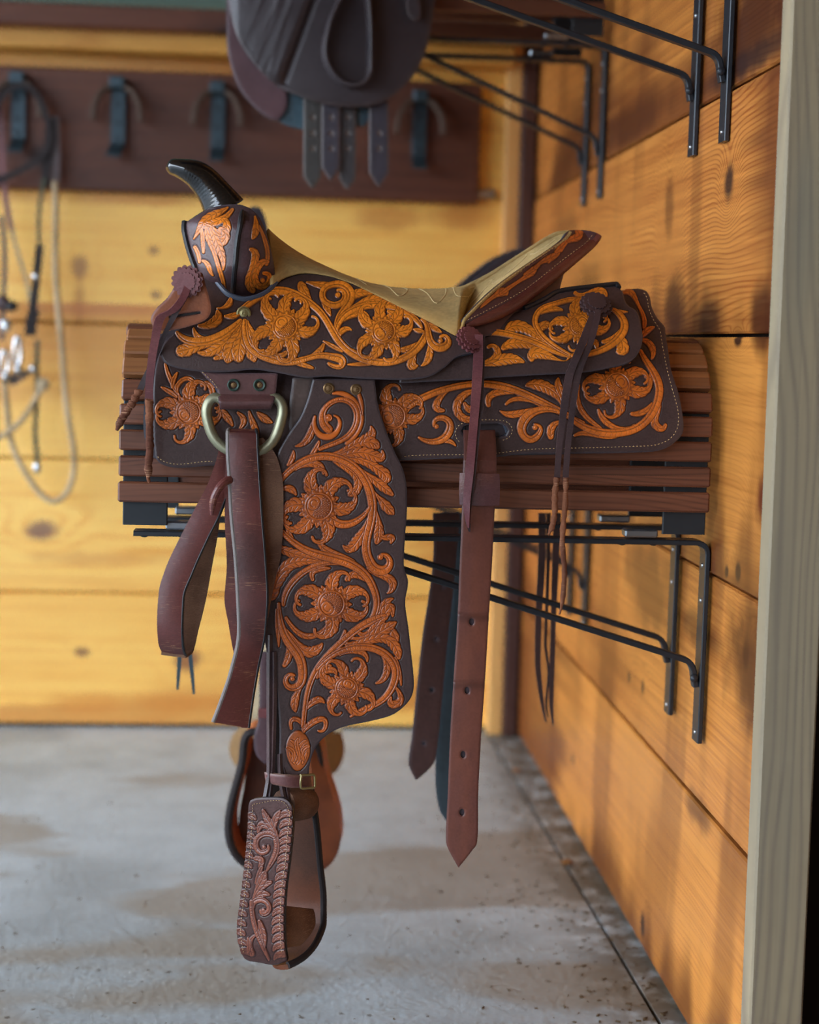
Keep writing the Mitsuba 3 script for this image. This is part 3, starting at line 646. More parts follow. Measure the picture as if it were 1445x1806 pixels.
# ------------------------------------------------------------------ the western saddle
SAD = thing('western_saddle', 'western saddle of dark brown leather tooled with orange flowers, on the slatted rack', 'saddle')
Ssk = lambda z: 1.972 + 4.5*np.maximum(0, z-0.80)**2
Srj = lambda z: 1.958 + 7.0*np.maximum(0, z-0.85)**2
Sfj = lambda z: 1.947 + 6.0*np.maximum(0, z-0.85)**2
Sfe = lambda z: 1.957 - 0.022*np.clip(0.86-z, 0, 1)
S_ = lambda sh, pts, kind, pid, **k: [sh.stroke(p, pid, kind, **k) for p in pts]
def mirror(k):
    """the off side of a piece: the same piece turned over the saddle's middle plane"""
    v, f, n, uv, c = meshkit.WRITTEN[scene[k]['filename']]
    v = np.array(v); v[:, 1] = 2*YC - v[:, 1]
    return v, np.array(f)[:, ::-1], c

# skirt
sk_out = [(274, 650), (290, 610), (340, 585), (500, 575), (820, 575), (960, 560), (1060, 530), (1095, 514), (1120, 508), (1138, 511), (1146, 521), (1150, 540), (1160, 560), (1173, 576), (1174, 586), (1178, 610), (1184, 650),
          (1198, 696), (1206, 744), (1205, 762), (1196, 776), (1169, 793), (1128, 798), (1024, 800), (920, 801), (878, 806), (795, 809), (712, 812), (500, 816), (375, 821), (313, 825), (284, 818), (274, 804), (270, 730)]
slot = [(818, 752), (830, 748), (880, 747), (892, 752), (896, 760), (892, 768), (880, 771), (830, 771), (818, 768), (814, 760)]
sk = Sheet(sk_out, Ssk, holes=[slot])
fo = sk.part('tooled_foliage')
ORS = lin((202, 104, 32))
S_(sk, [[(292, 642, 6), (298, 662, 9), (306, 680, 9), (316, 700, 8)], [(285, 683, 4), (298, 690, 10), (312, 700, 6)], [(313, 658, 5), (306, 672, 10), (304, 684, 5)],
        [(312, 690, 8), (320, 672, 10), (334, 668, 9), (342, 675, 8), (341, 683, 5)], [(356, 680, 7), (365, 676, 10), (375, 690, 12), (370, 700, 6)],
        [(420, 728, 6), (430, 742, 12), (424, 755, 6)], [(440, 726, 6), (446, 745, 12), (452, 765, 12), (450, 780, 6)], [(455, 728, 6), (470, 740, 14), (480, 745, 5)], [(385, 720, 8), (400, 735, 14), (410, 750, 6)],
        [(905, 690, 6), (940, 706, 11), (990, 728, 10), (1030, 745, 6)], [(790, 690, 6), (775, 704, 12), (770, 718, 14), (782, 724, 8)], [(862, 714, 10), (864, 700, 13), (880, 692, 13), (905, 692, 8)],
        [(893, 713, 6), (905, 705, 9), (930, 705, 9), (955, 712, 6)], [(883, 725, 4), (900, 731, 13), (925, 727, 12), (950, 720, 6)],
        [(929, 680, 6), (945, 678, 18), (965, 684, 20), (985, 700, 13), (992, 715, 6)], [(985, 668, 6), (985, 680, 14), (990, 695, 12), (992, 710, 6)], [(972, 770, 12), (973, 755, 14), (985, 745, 8)],
        [(780, 779, 6), (793, 778, 10), (804, 786, 4)], [(1014, 768, 6), (1030, 764, 10), (1065, 770, 9), (1095, 767, 5)], [(1022, 680, 5), (1019, 700, 9), (1025, 722, 11), (1042, 742, 10), (1060, 755, 6)],
        [(1130, 600, 6), (1143, 604, 12), (1152, 618, 12), (1150, 632, 6)], [(1098, 517, 6), (1115, 518, 12), (1123, 532, 8), (1134, 555, 9), (1136, 578, 8)], [(1130, 596, 5), (1142, 583, 12), (1154, 577, 4)],
        [(1115, 730, 8), (1132, 728, 12), (1150, 712, 6)], [(1160, 705, 8), (1157, 730, 14), (1156, 748, 15), (1168, 756, 12), (1174, 750, 8)], [(1143, 690, 9), (1148, 672, 10), (1148, 655, 6)], [(1056, 723, 6), (1067, 742, 12), (1090, 755, 9), (1120, 750, 6)]], 'leaf', fo, color=ORS)
S_(sk, [[(835, 690, 8), (815, 700, 14), (806, 718, 15), (812, 733, 15), (828, 740, 13), (844, 727, 11)], [(820, 712, 8), (830, 722, 14), (838, 715, 12)]], 'leaf', fo, color=ORS)
S_(sk, [[(722, 716, 14), (754, 698, 14), (795, 684, 13), (837, 677, 13), (880, 680, 15), (920, 692, 14), (955, 708, 13), (990, 726, 12), (1020, 745, 10)],
        [(992, 730, 6), (962, 722, 12), (938, 729, 16), (922, 747, 18), (922, 764, 15), (935, 775, 14), (950, 767, 12), (954, 755, 8), (944, 749, 6)],
        [(740, 772, 6), (760, 779, 11), (780, 775, 14), (793, 760, 15), (793, 745, 13), (780, 737, 11), (767, 743, 8), (766, 751, 6)],
        [(1005, 735, 10), (1036, 755, 14), (1065, 763, 15), (1096, 763, 15), (1127, 753, 15), (1148, 733, 15), (1160, 708, 15), (1163, 682, 15), (1154, 658, 14), (1142, 640, 12), (1130, 620, 9)]], 'vine', fo, color=ORS)
for x, y, r in ((944, 754, 5), (770, 752, 4.5)): sk.dot(x, y, r, fo, color=ORS)
sk.flower(333, 727, 58, 22, 0.5, 6, 1, ORS, tilt=2.6); sk.flower(693, 734, 56, 23, 0.15, 6, 1, ORS, tilt=2.8); sk.flower(1089, 680, 57, 23, 0.35, 6, 1, ORS, tilt=-0.7)
SK = sk.build('skirt', SAD, thick=6)
stitching([(277, 804), (288, 813), (320, 818.5), (375, 814)], Ssk, SK)
stitching([(712, 805), (795, 802), (878, 799), (920, 794), (1024, 790), (1128, 787), (1163, 783), (1188, 768), (1197, 745), (1190, 700), (1178, 655), (1169, 610), (1165, 584)], Ssk, SK, pitch=6.4)
stitching([(1165, 582), (1152, 562), (1144, 540), (1140, 522), (1133, 514)], Ssk, SK)
stitching([(812, 780), (804, 768), (808, 752), (826, 744), (880, 741), (897, 746), (904, 758), (897, 772), (884, 776)], Ssk, SK)
m = Sheet([(253, 760), (262, 650), (278, 590), (330, 575), (500, 570), (1090, 540), (1125, 520), (1160, 590), (1196, 750), (1160, 790), (720, 806), (300, 818), (268, 806)], lambda z: Ssk(z)+0.009, step=7.0, base=lin((58, 50, 54)))
m.build('skirt_lining', SAD, thick=8, sub=False)

# fender with its stirrup leathers
fe_out = [(552, 668), (543, 703), (529, 737), (509, 765), (490, 800), (476, 860), (467, 930), (462, 1010), (460, 1080), (465, 1120), (477, 1177), (487, 1220), (492, 1265), (493, 1303), (491, 1368), (520, 1378), (545, 1366),
          (546, 1352), (552, 1329), (562, 1311), (581, 1294), (607, 1282), (654, 1272), (692, 1261), (716, 1243), (728, 1224), (730, 1197), (725, 1148), (721, 1110), (715, 1062), (720, 1026), (713, 1000), (714, 957), (718, 900), (717, 854), (710, 825),
          (696, 796), (679, 753), (667, 714), (661, 668)]
fe = Sheet(fe_out, Sfe)
OFE = lin((182, 88, 24))
fo = fe.part('tooled_foliage')
S_(fe, [[(556, 735, 5), (551, 757, 13), (540, 778, 13), (522, 787, 4)], [(563, 779, 6), (558, 790, 10), (548, 803, 6)], [(518, 796, 5), (516, 808, 11), (508, 820, 6)],
        [(575, 803, 8), (610, 793, 12), (635, 780, 17), (655, 768, 17), (655, 753, 6)], [(640, 783, 10), (655, 780, 20), (665, 787, 13)], [(600, 807, 8), (640, 812, 16), (668, 828, 18), (681, 842, 19), (676, 850, 8)], [(580, 804, 8), (620, 800, 14), (650, 800, 20), (673, 806, 15), (675, 796, 6)],
        [(632, 826, 8), (660, 846, 14), (680, 862, 16), (692, 872, 8)], [(658, 866, 8), (675, 885, 14), (688, 900, 16), (694, 906, 6)], [(662, 885, 7), (668, 920, 11), (668, 945, 17), (665, 956, 10)], [(672, 935, 8), (682, 948, 12), (691, 948, 13), (690, 957, 6)],
        [(590, 812, 8), (620, 832, 13), (632, 850, 15), (628, 866, 15), (616, 873, 6)], [(522, 828, 6), (545, 818, 13), (565, 822, 13), (571, 835, 6)], [(500, 862, 8), (512, 862, 14), (522, 872, 6)], [(650, 915, 6), (642, 935, 13), (630, 955, 19), (616, 968, 15), (606, 963, 5)],
        [(508, 920, 6), (508, 932, 10), (516, 948, 6)], [(489, 965, 10), (515, 975, 17), (550, 985, 11), (570, 990, 6)], [(480, 1055, 10), (484, 1050, 12), (490, 1040, 8)], [(483, 1040, 15), (492, 1020, 21), (510, 1003, 13), (530, 998, 6)], [(494, 1008, 9), (515, 993, 19), (545, 990, 12), (575, 990, 6)],
        [(562, 955, 8), (572, 967, 13), (595, 978, 12), (625, 990, 6)], [(552, 1022, 8), (553, 1008, 12), (568, 1003, 11), (582, 1002, 5)], [(612, 1022, 9), (622, 1014, 13), (640, 1018, 12), (655, 1030, 6)], [(650, 1000, 8), (675, 1015, 13), (693, 1028, 15), (691, 1040, 11), (684, 1046, 4)],
        [(640, 1105, 8), (668, 1085, 13), (682, 1062, 13), (693, 1056, 5)], [(630, 1112, 8), (668, 1098, 17), (690, 1072, 15), (693, 1086, 6)], [(690, 1110, 10), (697, 1122, 15), (700, 1132, 8)], [(620, 1125, 8), (655, 1122, 15), (690, 1103, 15), (698, 1098, 6)], [(610, 1135, 8), (650, 1130, 15), (685, 1128, 17), (700, 1145, 17), (704, 1160, 8)],
        [(698, 1160, 5), (705, 1185, 8), (708, 1208, 4)], [(672, 1152, 6), (683, 1175, 13), (680, 1192, 13), (664, 1205, 5)], [(695, 1210, 6), (706, 1225, 10), (705, 1238, 14), (692, 1242, 14), (690, 1230, 6)], [(600, 1155, 6), (630, 1148, 12), (645, 1155, 10), (648, 1166, 5)],
        [(560, 1195, 6), (578, 1182, 13), (590, 1183, 11), (594, 1191, 4)], [(609, 1113, 7), (603, 1128, 9), (588, 1145, 6)], [(500, 1108, 6), (525, 1135, 12), (545, 1150, 19), (560, 1145, 15), (568, 1136, 6)], [(488, 1075, 5), (490, 1105, 10), (492, 1140, 4)], [(508, 1130, 6), (510, 1155, 14), (502, 1173, 10)],
        [(532, 1210, 8), (522, 1230, 14), (520, 1248, 12), (522, 1255, 4)], [(505, 1090, 8), (520, 1110, 10), (540, 1122, 12), (562, 1118, 10), (575, 1105, 5)], [(514, 1285, 6), (520, 1268, 10), (530, 1272, 10), (534, 1287, 5)], [(537, 1290, 6), (556, 1272, 12), (573, 1270, 10), (573, 1285, 8), (562, 1289, 5)], [(535, 1255, 6), (550, 1240, 12), (565, 1234, 12), (572, 1239, 5)]], 'leaf', fo, color=OFE)
S_(fe, [[(588, 694, 6), (612, 697, 10), (630, 712, 9), (639, 737, 8), (632, 762, 8), (612, 782, 8)], [(633, 695, 8), (638, 712, 8), (640, 732, 3)], [(556, 735, 6), (556, 755, 10), (568, 769, 12), (585, 769, 12), (598, 755, 9), (599, 741, 7), (590, 733, 5)]], 'bulb', fo, h=1.0, color=OFE)
S_(fe, [[(565, 792, 8), (595, 780, 10), (615, 768, 11), (628, 748, 12), (629, 726, 12), (618, 710, 11), (600, 705, 10), (582, 712, 10), (570, 728, 12), (571, 745, 16), (580, 757, 16)],
        [(496, 845, 12), (524, 820, 13), (557, 806, 15), (596, 808, 15), (626, 824, 15), (645, 848, 16), (655, 875, 17), (657, 905, 16), (651, 935, 15), (646, 962, 16), (651, 988, 18), (664, 1004, 19), (680, 1005, 17), (688, 993, 13), (683, 981, 10), (673, 979, 7)],
        [(585, 915, 15), (610, 925, 15), (635, 915, 11), (652, 895, 6)], [(610, 995, 8), (557, 998, 11), (528, 1015, 12), (506, 1042, 12), (500, 1066, 8)],
        [(495, 935, 10), (514, 953, 12), (543, 971, 14), (586, 984, 17), (621, 996, 17), (646, 1015, 15), (660, 1040, 14), (665, 1064, 13), (657, 1090, 11), (640, 1108, 7)],
        [(680, 1085, 6), (655, 1095, 14), (630, 1110, 14), (597, 1138, 13), (568, 1168, 12), (549, 1201, 11), (540, 1236, 10), (535, 1280, 9)],
        [(560, 1180, 8), (605, 1147, 12), (644, 1141, 14), (679, 1153, 15), (697, 1178, 15), (693, 1210, 14), (674, 1235, 12), (645, 1250, 10), (619, 1264, 5)],
        [(492, 1065, 7), (496, 1100, 12), (508, 1130, 17), (526, 1155, 18), (534, 1187, 17), (527, 1209, 15), (511, 1212, 12), (504, 1200, 10), (511, 1190, 8), (519, 1191, 6)]], 'vine', fo, color=OFE)
for x, y, r in ((580, 737, 7), (671, 983, 5), (516, 1197, 4.5)): fe.dot(x, y, r, fo, color=OFE)
fe.flower(563, 893, 66, 25, 0.1, 6, 1, OFE, tilt=-2.6); fe.flower(585, 1065, 63, 24, 0.55, 6, 1, OFE, tilt=2.4); fe.flower(612, 1214, 54, 20, 0.3, 6, -1, OFE, tilt=-1.2)
# the small tooled shield at the foot of the fender
sh = fe.part('tooled_shield')
S_(fe, [[(526, 1296, 16), (526, 1312, 40), (526, 1334, 38), (525, 1350, 20)]], 'bulb', sh, h=0.7, color=OFE*0.7)
S_(fe, [[(514, 1306, 5), (522, 1312, 7), (526, 1322, 5)], [(540, 1306, 5), (532, 1312, 7), (528, 1322, 5)], [(520, 1346, 5), (514, 1336, 7), (511, 1328, 5)], [(534, 1346, 5), (538, 1336, 7), (541, 1328, 5)], [(508, 1318, 8), (518, 1326, 9), (516, 1342, 6)], [(544, 1316, 8), (534, 1324, 9), (536, 1340, 6)], [(526, 1302, 5), (524, 1316, 10), (528, 1332, 8), (524, 1346, 5)]], 'leaf', sh, h=1.1, color=OFE*0.85)
FE = fe.build('fender', SAD, thick=4)
for x, y in ((580, 685), (628, 687)):
    c = on(x, y, Sfe); obj('rivet', lathe_y([(0.0068, -0.001), (0.0068, 0.0012), (0.0052, 0.0024), (0.0045, 0.0018), (0.0038, 0.0018), (0.003, 0.003), (0, 0.0034)], c, 20), 'copper_old', FE)

# jockeys
rj_out = [(705, 676), (705, 640), (830, 560), (900, 552), (960, 530), (985, 516), (1040, 508), (1090, 503), (1094, 509), (1099, 514), (1106, 535), (1124, 549), (1131, 572), (1134, 597), (1127, 621), (1111, 638), (1083, 647), (1028, 657), (958, 661), (875, 666), (820, 670)]
rj = Sheet(rj_out, Srj); fo = rj.part('tooled_foliage')
S_(rj, [[(893, 586, 7), (905, 576, 19), (925, 578, 19), (945, 592, 14), (975, 615, 8)], [(888, 614, 10), (900, 607, 17), (925, 606, 17), (960, 615, 12), (990, 625, 6)], [(938, 634, 10), (940, 625, 19), (965, 627, 15), (1003, 631, 6)], [(857, 644, 6), (880, 636, 19), (900, 633, 19), (923, 638, 7)],
        [(850, 640, 8), (866, 636, 12), (878, 622, 14), (872, 611, 10), (862, 612, 8)], [(950, 590, 8), (954, 578, 15), (962, 573, 15), (973, 578, 6)], [(955, 552, 6), (975, 545, 11), (992, 547, 5)], [(1015, 517, 8), (1040, 518, 12), (1065, 515, 12), (1070, 522, 6)],
        [(1096, 590, 8), (1097, 604, 19), (1098, 617, 20), (1090, 620, 8)], [(1075, 543, 5), (1090, 549, 8), (1107, 550, 3)], [(1064, 603, 8), (1082, 597, 12), (1095, 582, 6)], [(1040, 610, 6), (1050, 604, 12), (1053, 612, 8)]], 'leaf', fo)
S_(rj, [[(845, 590, 8), (870, 586, 12), (903, 591, 12), (945, 604, 12), (978, 619, 11), (1008, 628, 8)], [(1005, 626, 8), (975, 608, 10), (952, 586, 11), (944, 565, 11), (952, 548, 11), (975, 537, 10), (1000, 530, 10), (1020, 527, 8)], [(1010, 627, 8), (1040, 624, 11), (1070, 613, 13), (1094, 594, 15), (1102, 574, 15), (1094, 556, 12), (1078, 545, 7)]], 'vine', fo)
rj.flower(1022, 575, 52, 19, 0.3, 6, 1, tilt=-0.6, squash=0.92)
RJ = rj.build('rear_jockey', SAD, thick=5)
obj('top_edge', tube(spline3(on(np.array([925, 958, 985, 1040, 1088, 1092.]), np.array([544, 529, 514, 506, 501, 507.]), lambda z: Srj(z)-0.001), 40), 0.0032, 8), 'edge_dark', RJ)
fj_out = [(282, 625), (290, 604), (310, 584), (330, 560), (345, 522), (350, 480), (354, 463), (362, 463), (385, 500), (408, 521), (432, 527), (458, 521), (478, 508), (487, 498), (510, 487), (540, 481), (575, 485), (610, 495), (660, 518), (700, 538), (740, 558), (770, 575), (805, 592), (836, 606),
          (834, 622), (805, 630), (788, 645), (767, 660), (747, 667), (705, 670), (622, 667), (580, 664), (537, 666), (487, 657), (446, 652), (404, 656), (363, 656), (321, 651), (292, 641)]
fj = Sheet(fj_out, Sfj); fo = fj.part('tooled_foliage')
S_(fj, [[(478, 527, 5), (466, 532, 12), (468, 540, 13), (472, 548, 6)], [(342, 580, 6), (349, 594, 12), (373, 596, 6)], [(410, 588, 8), (385, 602, 10), (362, 609, 12), (340, 614, 19), (325, 618, 23), (315, 620, 10)], [(424, 570, 8), (410, 590, 16), (390, 610, 19), (368, 622, 15), (350, 622, 5)],
        [(427, 572, 9), (418, 595, 19), (402, 620, 18), (380, 632, 8)], [(428, 572, 8), (436, 600, 18), (444, 622, 21), (449, 635, 9)], [(426, 575, 8), (417, 600, 20), (405, 625, 24), (402, 637, 9)], [(427, 575, 8), (424, 605, 20), (421, 628, 20), (422, 637, 6)], [(436, 568, 8), (442, 584, 14), (452, 594, 14), (464, 592, 7)],
        [(505, 622, 9), (495, 628, 12), (478, 627, 7)], [(520, 640, 6), (540, 645, 10), (552, 649, 6)], [(571, 608, 7), (566, 617, 12), (550, 627, 6)], [(541, 498, 4), (560, 502, 12), (580, 503, 12), (590, 500, 6)], [(531, 502, 13), (536, 512, 17), (545, 525, 9), (556, 540, 5)], [(570, 528, 8), (577, 543, 13), (583, 556, 5)],
        [(616, 536, 6), (625, 521, 15), (640, 516, 15), (657, 519, 4)], [(612, 547, 6), (640, 534, 13), (660, 529, 17), (673, 527, 7)], [(598, 570, 7), (620, 556, 12), (640, 553, 12), (650, 559, 6)], [(685, 549, 6), (697, 556, 15), (710, 557, 7)], [(597, 598, 7), (602, 585, 12), (612, 580, 10), (620, 582, 4)], [(623, 617, 6), (632, 626, 11), (650, 636, 7)],
        [(614, 643, 4), (640, 642, 9), (665, 640, 6)], [(571, 602, 4), (588, 611, 9), (604, 620, 5)], [(703, 617, 8), (722, 615, 13), (742, 603, 7)], [(733, 620, 8), (728, 634, 14), (727, 644, 17), (736, 645, 6)], [(758, 608, 6), (758, 625, 14), (752, 639, 11), (744, 645, 4)], [(753, 569, 4), (765, 578, 12), (779, 586, 4)], [(747, 585, 6), (738, 583, 10), (730, 581, 4)],
        [(384, 544, 5), (398, 541, 9), (406, 533, 12), (407, 528, 8)], [(352, 575, 8), (372, 572, 16), (385, 560, 16), (384, 550, 8)], [(397, 558, 6), (408, 558, 12), (422, 553, 8)]], 'leaf', fo)
S_(fj, [[(424, 566, 9), (405, 583, 15), (380, 597, 17), (353, 603, 16), (328, 599, 14), (313, 587, 8)], [(432, 566, 9), (434, 594, 13), (443, 614, 14), (461, 627, 14), (488, 636, 14), (519, 638, 13), (546, 631, 11), (570, 627, 12), (590, 630, 15), (604, 637, 15), (603, 645, 11), (590, 646, 9), (580, 641, 6)],
        [(594, 580, 9), (596, 565, 11), (604, 550, 12), (615, 536, 14), (620, 521, 15), (613, 507, 14), (599, 501, 13), (583, 503, 12), (571, 512, 12), (570, 526, 12), (582, 537, 13), (598, 537, 13), (608, 527, 11), (606, 515, 8), (596, 512, 6)],
        [(592, 590, 9), (597, 572, 11), (609, 556, 12), (633, 543, 12), (664, 538, 13), (690, 540, 13), (712, 549, 11), (733, 563, 11), (744, 578, 6)],
        [(423, 548, 10), (446, 531, 13), (467, 518, 15), (492, 513, 16), (515, 517, 15), (540, 530, 14), (562, 547, 13), (580, 572, 13), (597, 600, 14), (613, 617, 14), (640, 632, 15), (670, 639, 14), (700, 636, 14), (728, 622, 14), (747, 600, 14), (754, 580, 10), (746, 563, 8)],
        [(744, 564, 6), (754, 577, 10), (757, 594, 13), (765, 609, 15), (780, 613, 16), (791, 604, 13), (787, 594, 9), (778, 594, 7)]], 'vine', fo)
for x, y, r in ((596, 521, 5), (777, 601, 4.5)): fj.dot(x, y, r, fo)
fj.flower(503, 577, 61, 22, 0.25, 7, 1, tilt=-2.3); fj.flower(677, 585, 56, 21, 0.05, 7, 1, tilt=2.5)
FJ = fj.build('front_jockey', SAD, thick=5)
cc = on(430, 553, Sfj)
obj('concho', lathe_y([(0.0086, -0.001), (0.0086, 0.0022), (0.0070, 0.003), (0.0058, 0.0018), (0.005, 0.0018), (0.0046, 0.003), (0.002, 0.0036), (0.0015, 0.002), (0, 0.002)], cc, 24), 'brass_old', FJ)
# the raised lip of the front jockey round the swell
obj('lip', tube(spline3([*on(np.array([353, 362, 385, 408, 432, 458, 478, 488]), np.array([463, 464, 500, 522, 528, 522, 509, 497]), lambda z: Sfj(z)-0.001)], 50), 0.0034, 8), 'edge_blue', FJ)

# swell with its tooled cover, horn
swY = lambda x, y: 1.980 + 0.040*((x-424)/75.0)**2 + 0.075*np.clip((412-y)/50.0, 0, 1)**3 + 0.05*np.clip((y-468)/52.0, 0, 1)**2
sw_out = [(323, 391), (332, 388), (356, 373), (375, 365), (400, 361), (424, 361), (441, 366), (456, 380), (468, 404), (477, 432), (484, 462), (486, 490), (482, 505), (470, 522), (450, 533), (430, 537), (404, 532), (378, 516), (352, 494), (344, 478), (336, 447), (327, 415)]
sw = Sheet(sw_out, swY, base=lin((76, 54, 56))); fo = sw.part('tooled_foliage')
OSW = lin((214, 118, 32))
S_(sw, [[(402, 366, 5), (388, 374, 12), (370, 383, 16), (358, 395, 16), (350, 408, 10), (342, 421, 4)], [(410, 370, 8), (396, 384, 12), (380, 392, 14), (362, 396, 10)], [(395, 388, 10), (400, 402, 16), (392, 414, 16), (380, 408, 12), (366, 398, 8)], [(390, 405, 12), (398, 420, 15), (388, 430, 14), (370, 404, 8)],
        [(372, 404, 8), (382, 425, 14), (390, 445, 14), (394, 462, 10), (394, 476, 4)], [(364, 402, 8), (368, 420, 12), (376, 440, 10), (384, 465, 9), (392, 490, 9), (398, 512, 4)], [(356, 404, 6), (358, 425, 9), (359, 445, 6)], [(344, 436, 8), (349, 446, 9), (352, 462, 7)], [(358, 460, 6), (366, 466, 10), (372, 480, 8), (376, 486, 4)],
        [(450, 382, 5), (452, 396, 11), (450, 412, 13), (446, 420, 6)], [(458, 398, 4), (466, 420, 8), (472, 445, 9), (470, 465, 9)], [(443, 440, 8), (450, 446, 14), (449, 462, 14), (444, 480, 14), (440, 498, 16), (446, 512, 12)], [(472, 462, 8), (464, 462, 12), (454, 474, 13), (450, 492, 13), (458, 505, 13), (470, 502, 11), (475, 486, 10), (466, 482, 8)]], 'leaf', fo, h=0.45, color=OSW)
sw.dot(463, 494, 4.5, fo, h=1.2, color=OSW)
SW = sw.build('swell', SAD, thick=10)
pts = [(x, y) for x, y in sw_out]
xs, ys = np.array(pts).T
near_ = at(xs, ys, swY(xs, ys)+0.012); near_ = near_ + (near_.mean(0)-near_)*0.04
far_ = near_.copy(); far_[:, 1] = 2*YC-far_[:, 1]
top_ = at(np.array([352, 372, 400, 425, 445]), np.array([376, 364, 359, 361, 372]), 2.12)
obj('swell_core', trimesh.convex.convex_hull(np.vstack([near_, far_, top_])), 'dark_leather', SAD, smooth=40)
wx, wy = np.array([428, 424, 418, 415, 412, 411.]), np.array([371, 395, 430, 465, 500, 519.])
obj('welt', tube(spline3(at(wx, wy, swY(wx, wy)-0.0015), 40), np.interp(np.linspace(0, 1, 40), [0, 0.2, 1], [0.0012, 0.0034, 0.0030]), 8), 'edge_dark', SW)
gx, gy = np.array([326, 325, 328, 333, 339, 345, 350.]), np.array([391, 402, 420, 440, 458, 474, 486.])
obj('gullet_binding', tube(spline3(at(gx, gy, swY(gx, gy)-0.002), 40), 0.0036, 8), 'edge_dark', SW)
hp = spline([(293.5, 293, 8, 13), (298, 294, 21, 28), (308, 295, 30, 40), (324, 299, 38, 46), (343, 306, 48, 44), (361, 320, 54, 38), (376, 338, 59, 36), (388, 356, 68, 38), (396, 370, 76, 42)], 150)
hr = hp[:, 2]/2*0.000715; wrap = 1 + 0.006*np.abs(np.sin(np.linspace(0, 1, 150)*math.pi*22))*(np.linspace(0, 1, 150) > 0.25)
HORN = obj('horn', tube(at(hp[:, 0], hp[:, 1], YC), hr*wrap, 24, ry=hp[:, 3]/2*0.00105*wrap), 'horn_wrap', SAD, smooth=True)

# seat, with the dished back of the cantle
def Ycan(x, y):
    s = np.clip(((x-814)*0.807-(y-566)*0.590)/267.0, 0, 1.15); return 1.952 + (YC-1.952)*np.clip(s, 0, 1)**1.35
Nn = [(481, 506), (510, 488), (540, 482), (575, 486), (610, 496), (660, 519), (700, 539), (740, 559), (775, 577), (804, 592), (812, 580), (815, 567), (840, 538), (873, 507), (906, 482), (935, 462), (966, 441), (993, 422), (1004, 407)]
Mm = [(474, 403), (500, 426), (540, 452), (575, 469), (610, 484), (660, 500), (705, 507), (750, 509), (785, 508), (812, 505), (830, 498), (846, 490), (868, 478), (893, 462), (918, 446), (940, 432), (962, 418), (984, 408), (1003, 406)]
Nn, Mm = np.array(Nn, float), np.array(Mm, float); tt = np.linspace(0, 1, len(Nn)); tq = np.linspace(0, 1, 150)
N2, M2 = PchipInterpolator(tt, Nn)(tq), PchipInterpolator(tt, Mm)(tq)
Pn = on(N2[:, 0], N2[:, 1], lambda z: Sfj(z)-0.003); yn = Pn[:, 1]
can = np.clip((tq-0.5)/0.12, 0, 1); can = can*can*(3-2*can)
yn = yn*(1-can) + Ycan(N2[:, 0], N2[:, 1])*can
vq = np.linspace(0, 1, 44)
fr = np.sin(vq*math.pi/2)[None]*(1-can[:, None]) + (1-np.cos(vq*math.pi/2))[None]*can[:, None]
fd = (1-np.cos(vq*math.pi/2))[None]*(1-can[:, None]) + np.sin(vq*math.pi/2)[None]*can[:, None]
X2 = N2[:, None, 0]*(1-fr)+M2[:, None, 0]*fr; Y2 = N2[:, None, 1]*(1-fr)+M2[:, None, 1]*fr
D2 = yn[:, None]*(1-fd)+YC*fd
G = at(X2, Y2, D2)
# quilted scallops stitched in the seat: shallow pillows between the stitch lines
qn = meshkit.noise(np.stack([X2*0.9, Y2*0.9, X2*0], -1), 1)
G2 = np.concatenate([G, np.stack([G[:, ::-1, 0], 2*YC-G[:, ::-1, 1], G[:, ::-1, 2]], -1)[:, 1:]], 1)
sm = loft(G2, 0.004, True); vv = np.array(sm.vertices)
a_ = meshkit.fbm(np.stack([vv[:, 0]*30, vv[:, 2]*30, vv[:, 1]*30], -1), 3); b_ = meshkit.noise(np.stack([vv[:, 0]*500, vv[:, 2]*500, vv[:, 1]*500], -1), 2)
edge_t = np.clip(1-np.tile(np.r_[vq, vq[::-1][1:]], 150)[:len(vv)//2]/0.35, 0, 1); edge_t = np.r_[edge_t, edge_t]
sc = lin((172, 146, 98))[None]*(0.72+0.5*a_)[:, None]*(0.8+0.4*b_)[:, None]
gold = lin((176, 122, 48)); w_ = (np.clip(1.6*a_-0.5, 0, 1)*0.6*edge_t+0.15*edge_t)[:, None]; sc = sc*(1-w_)+gold*w_
_, ff, nn = meshkit.arrays(sm, True)
SE = raw('seat', vv, ff, nn, 'suede', SAD, sc)
def seat_line(pts2, name='quilting'):
    p = spline(np.array(pts2, float), 26); T_, V_ = p[:, 0]*149, p[:, 1]*43
    i, j = np.clip(T_.astype(int), 0, 148), np.clip(V_.astype(int), 0, 42); a, b = (T_-i)[:, None], (V_-j)[:, None]
    q = G[i, j]*(1-a)*(1-b)+G[i+1, j]*a*(1-b)+G[i, j+1]*(1-a)*b+G[i+1, j+1]*a*b
    return tube(q + (CAM-q)/np.linalg.norm(CAM-q, axis=1, keepdims=True)*0.0004, 0.0008, 6)
ql = []
for q_ in ([(.245, .85), (.252, .65), (.262, .45)], [(.29, .92), (.312, .7), (.335, .36), (.35, .62), (.338, .88)], [(.375, .92), (.385, .75), (.405, .54), (.425, .39), (.44, .5), (.45, .7), (.447, .9)],
           [(.455, .9), (.48, .68), (.51, .58), (.54, .62), (.56, .85)], [(.58, .75), (.62, .52), (.66, .58), (.68, .75)], [(.70, .7), (.75, .48), (.79, .58), (.81, .75)], [(.83, .65), (.88, .48), (.92, .6)]): ql.append(seat_line(q_))
kq = obj('quilting', cat(ql), 'thread_pale', SE); labels.setdefault(kq, {})['kind'] = 'stuff'
stitching([(491, 492), (510, 484), (540, 478), (575, 482)], lambda z: Sfj(z)-0.0035, SE, 'thread', 5, 3, 1.2)
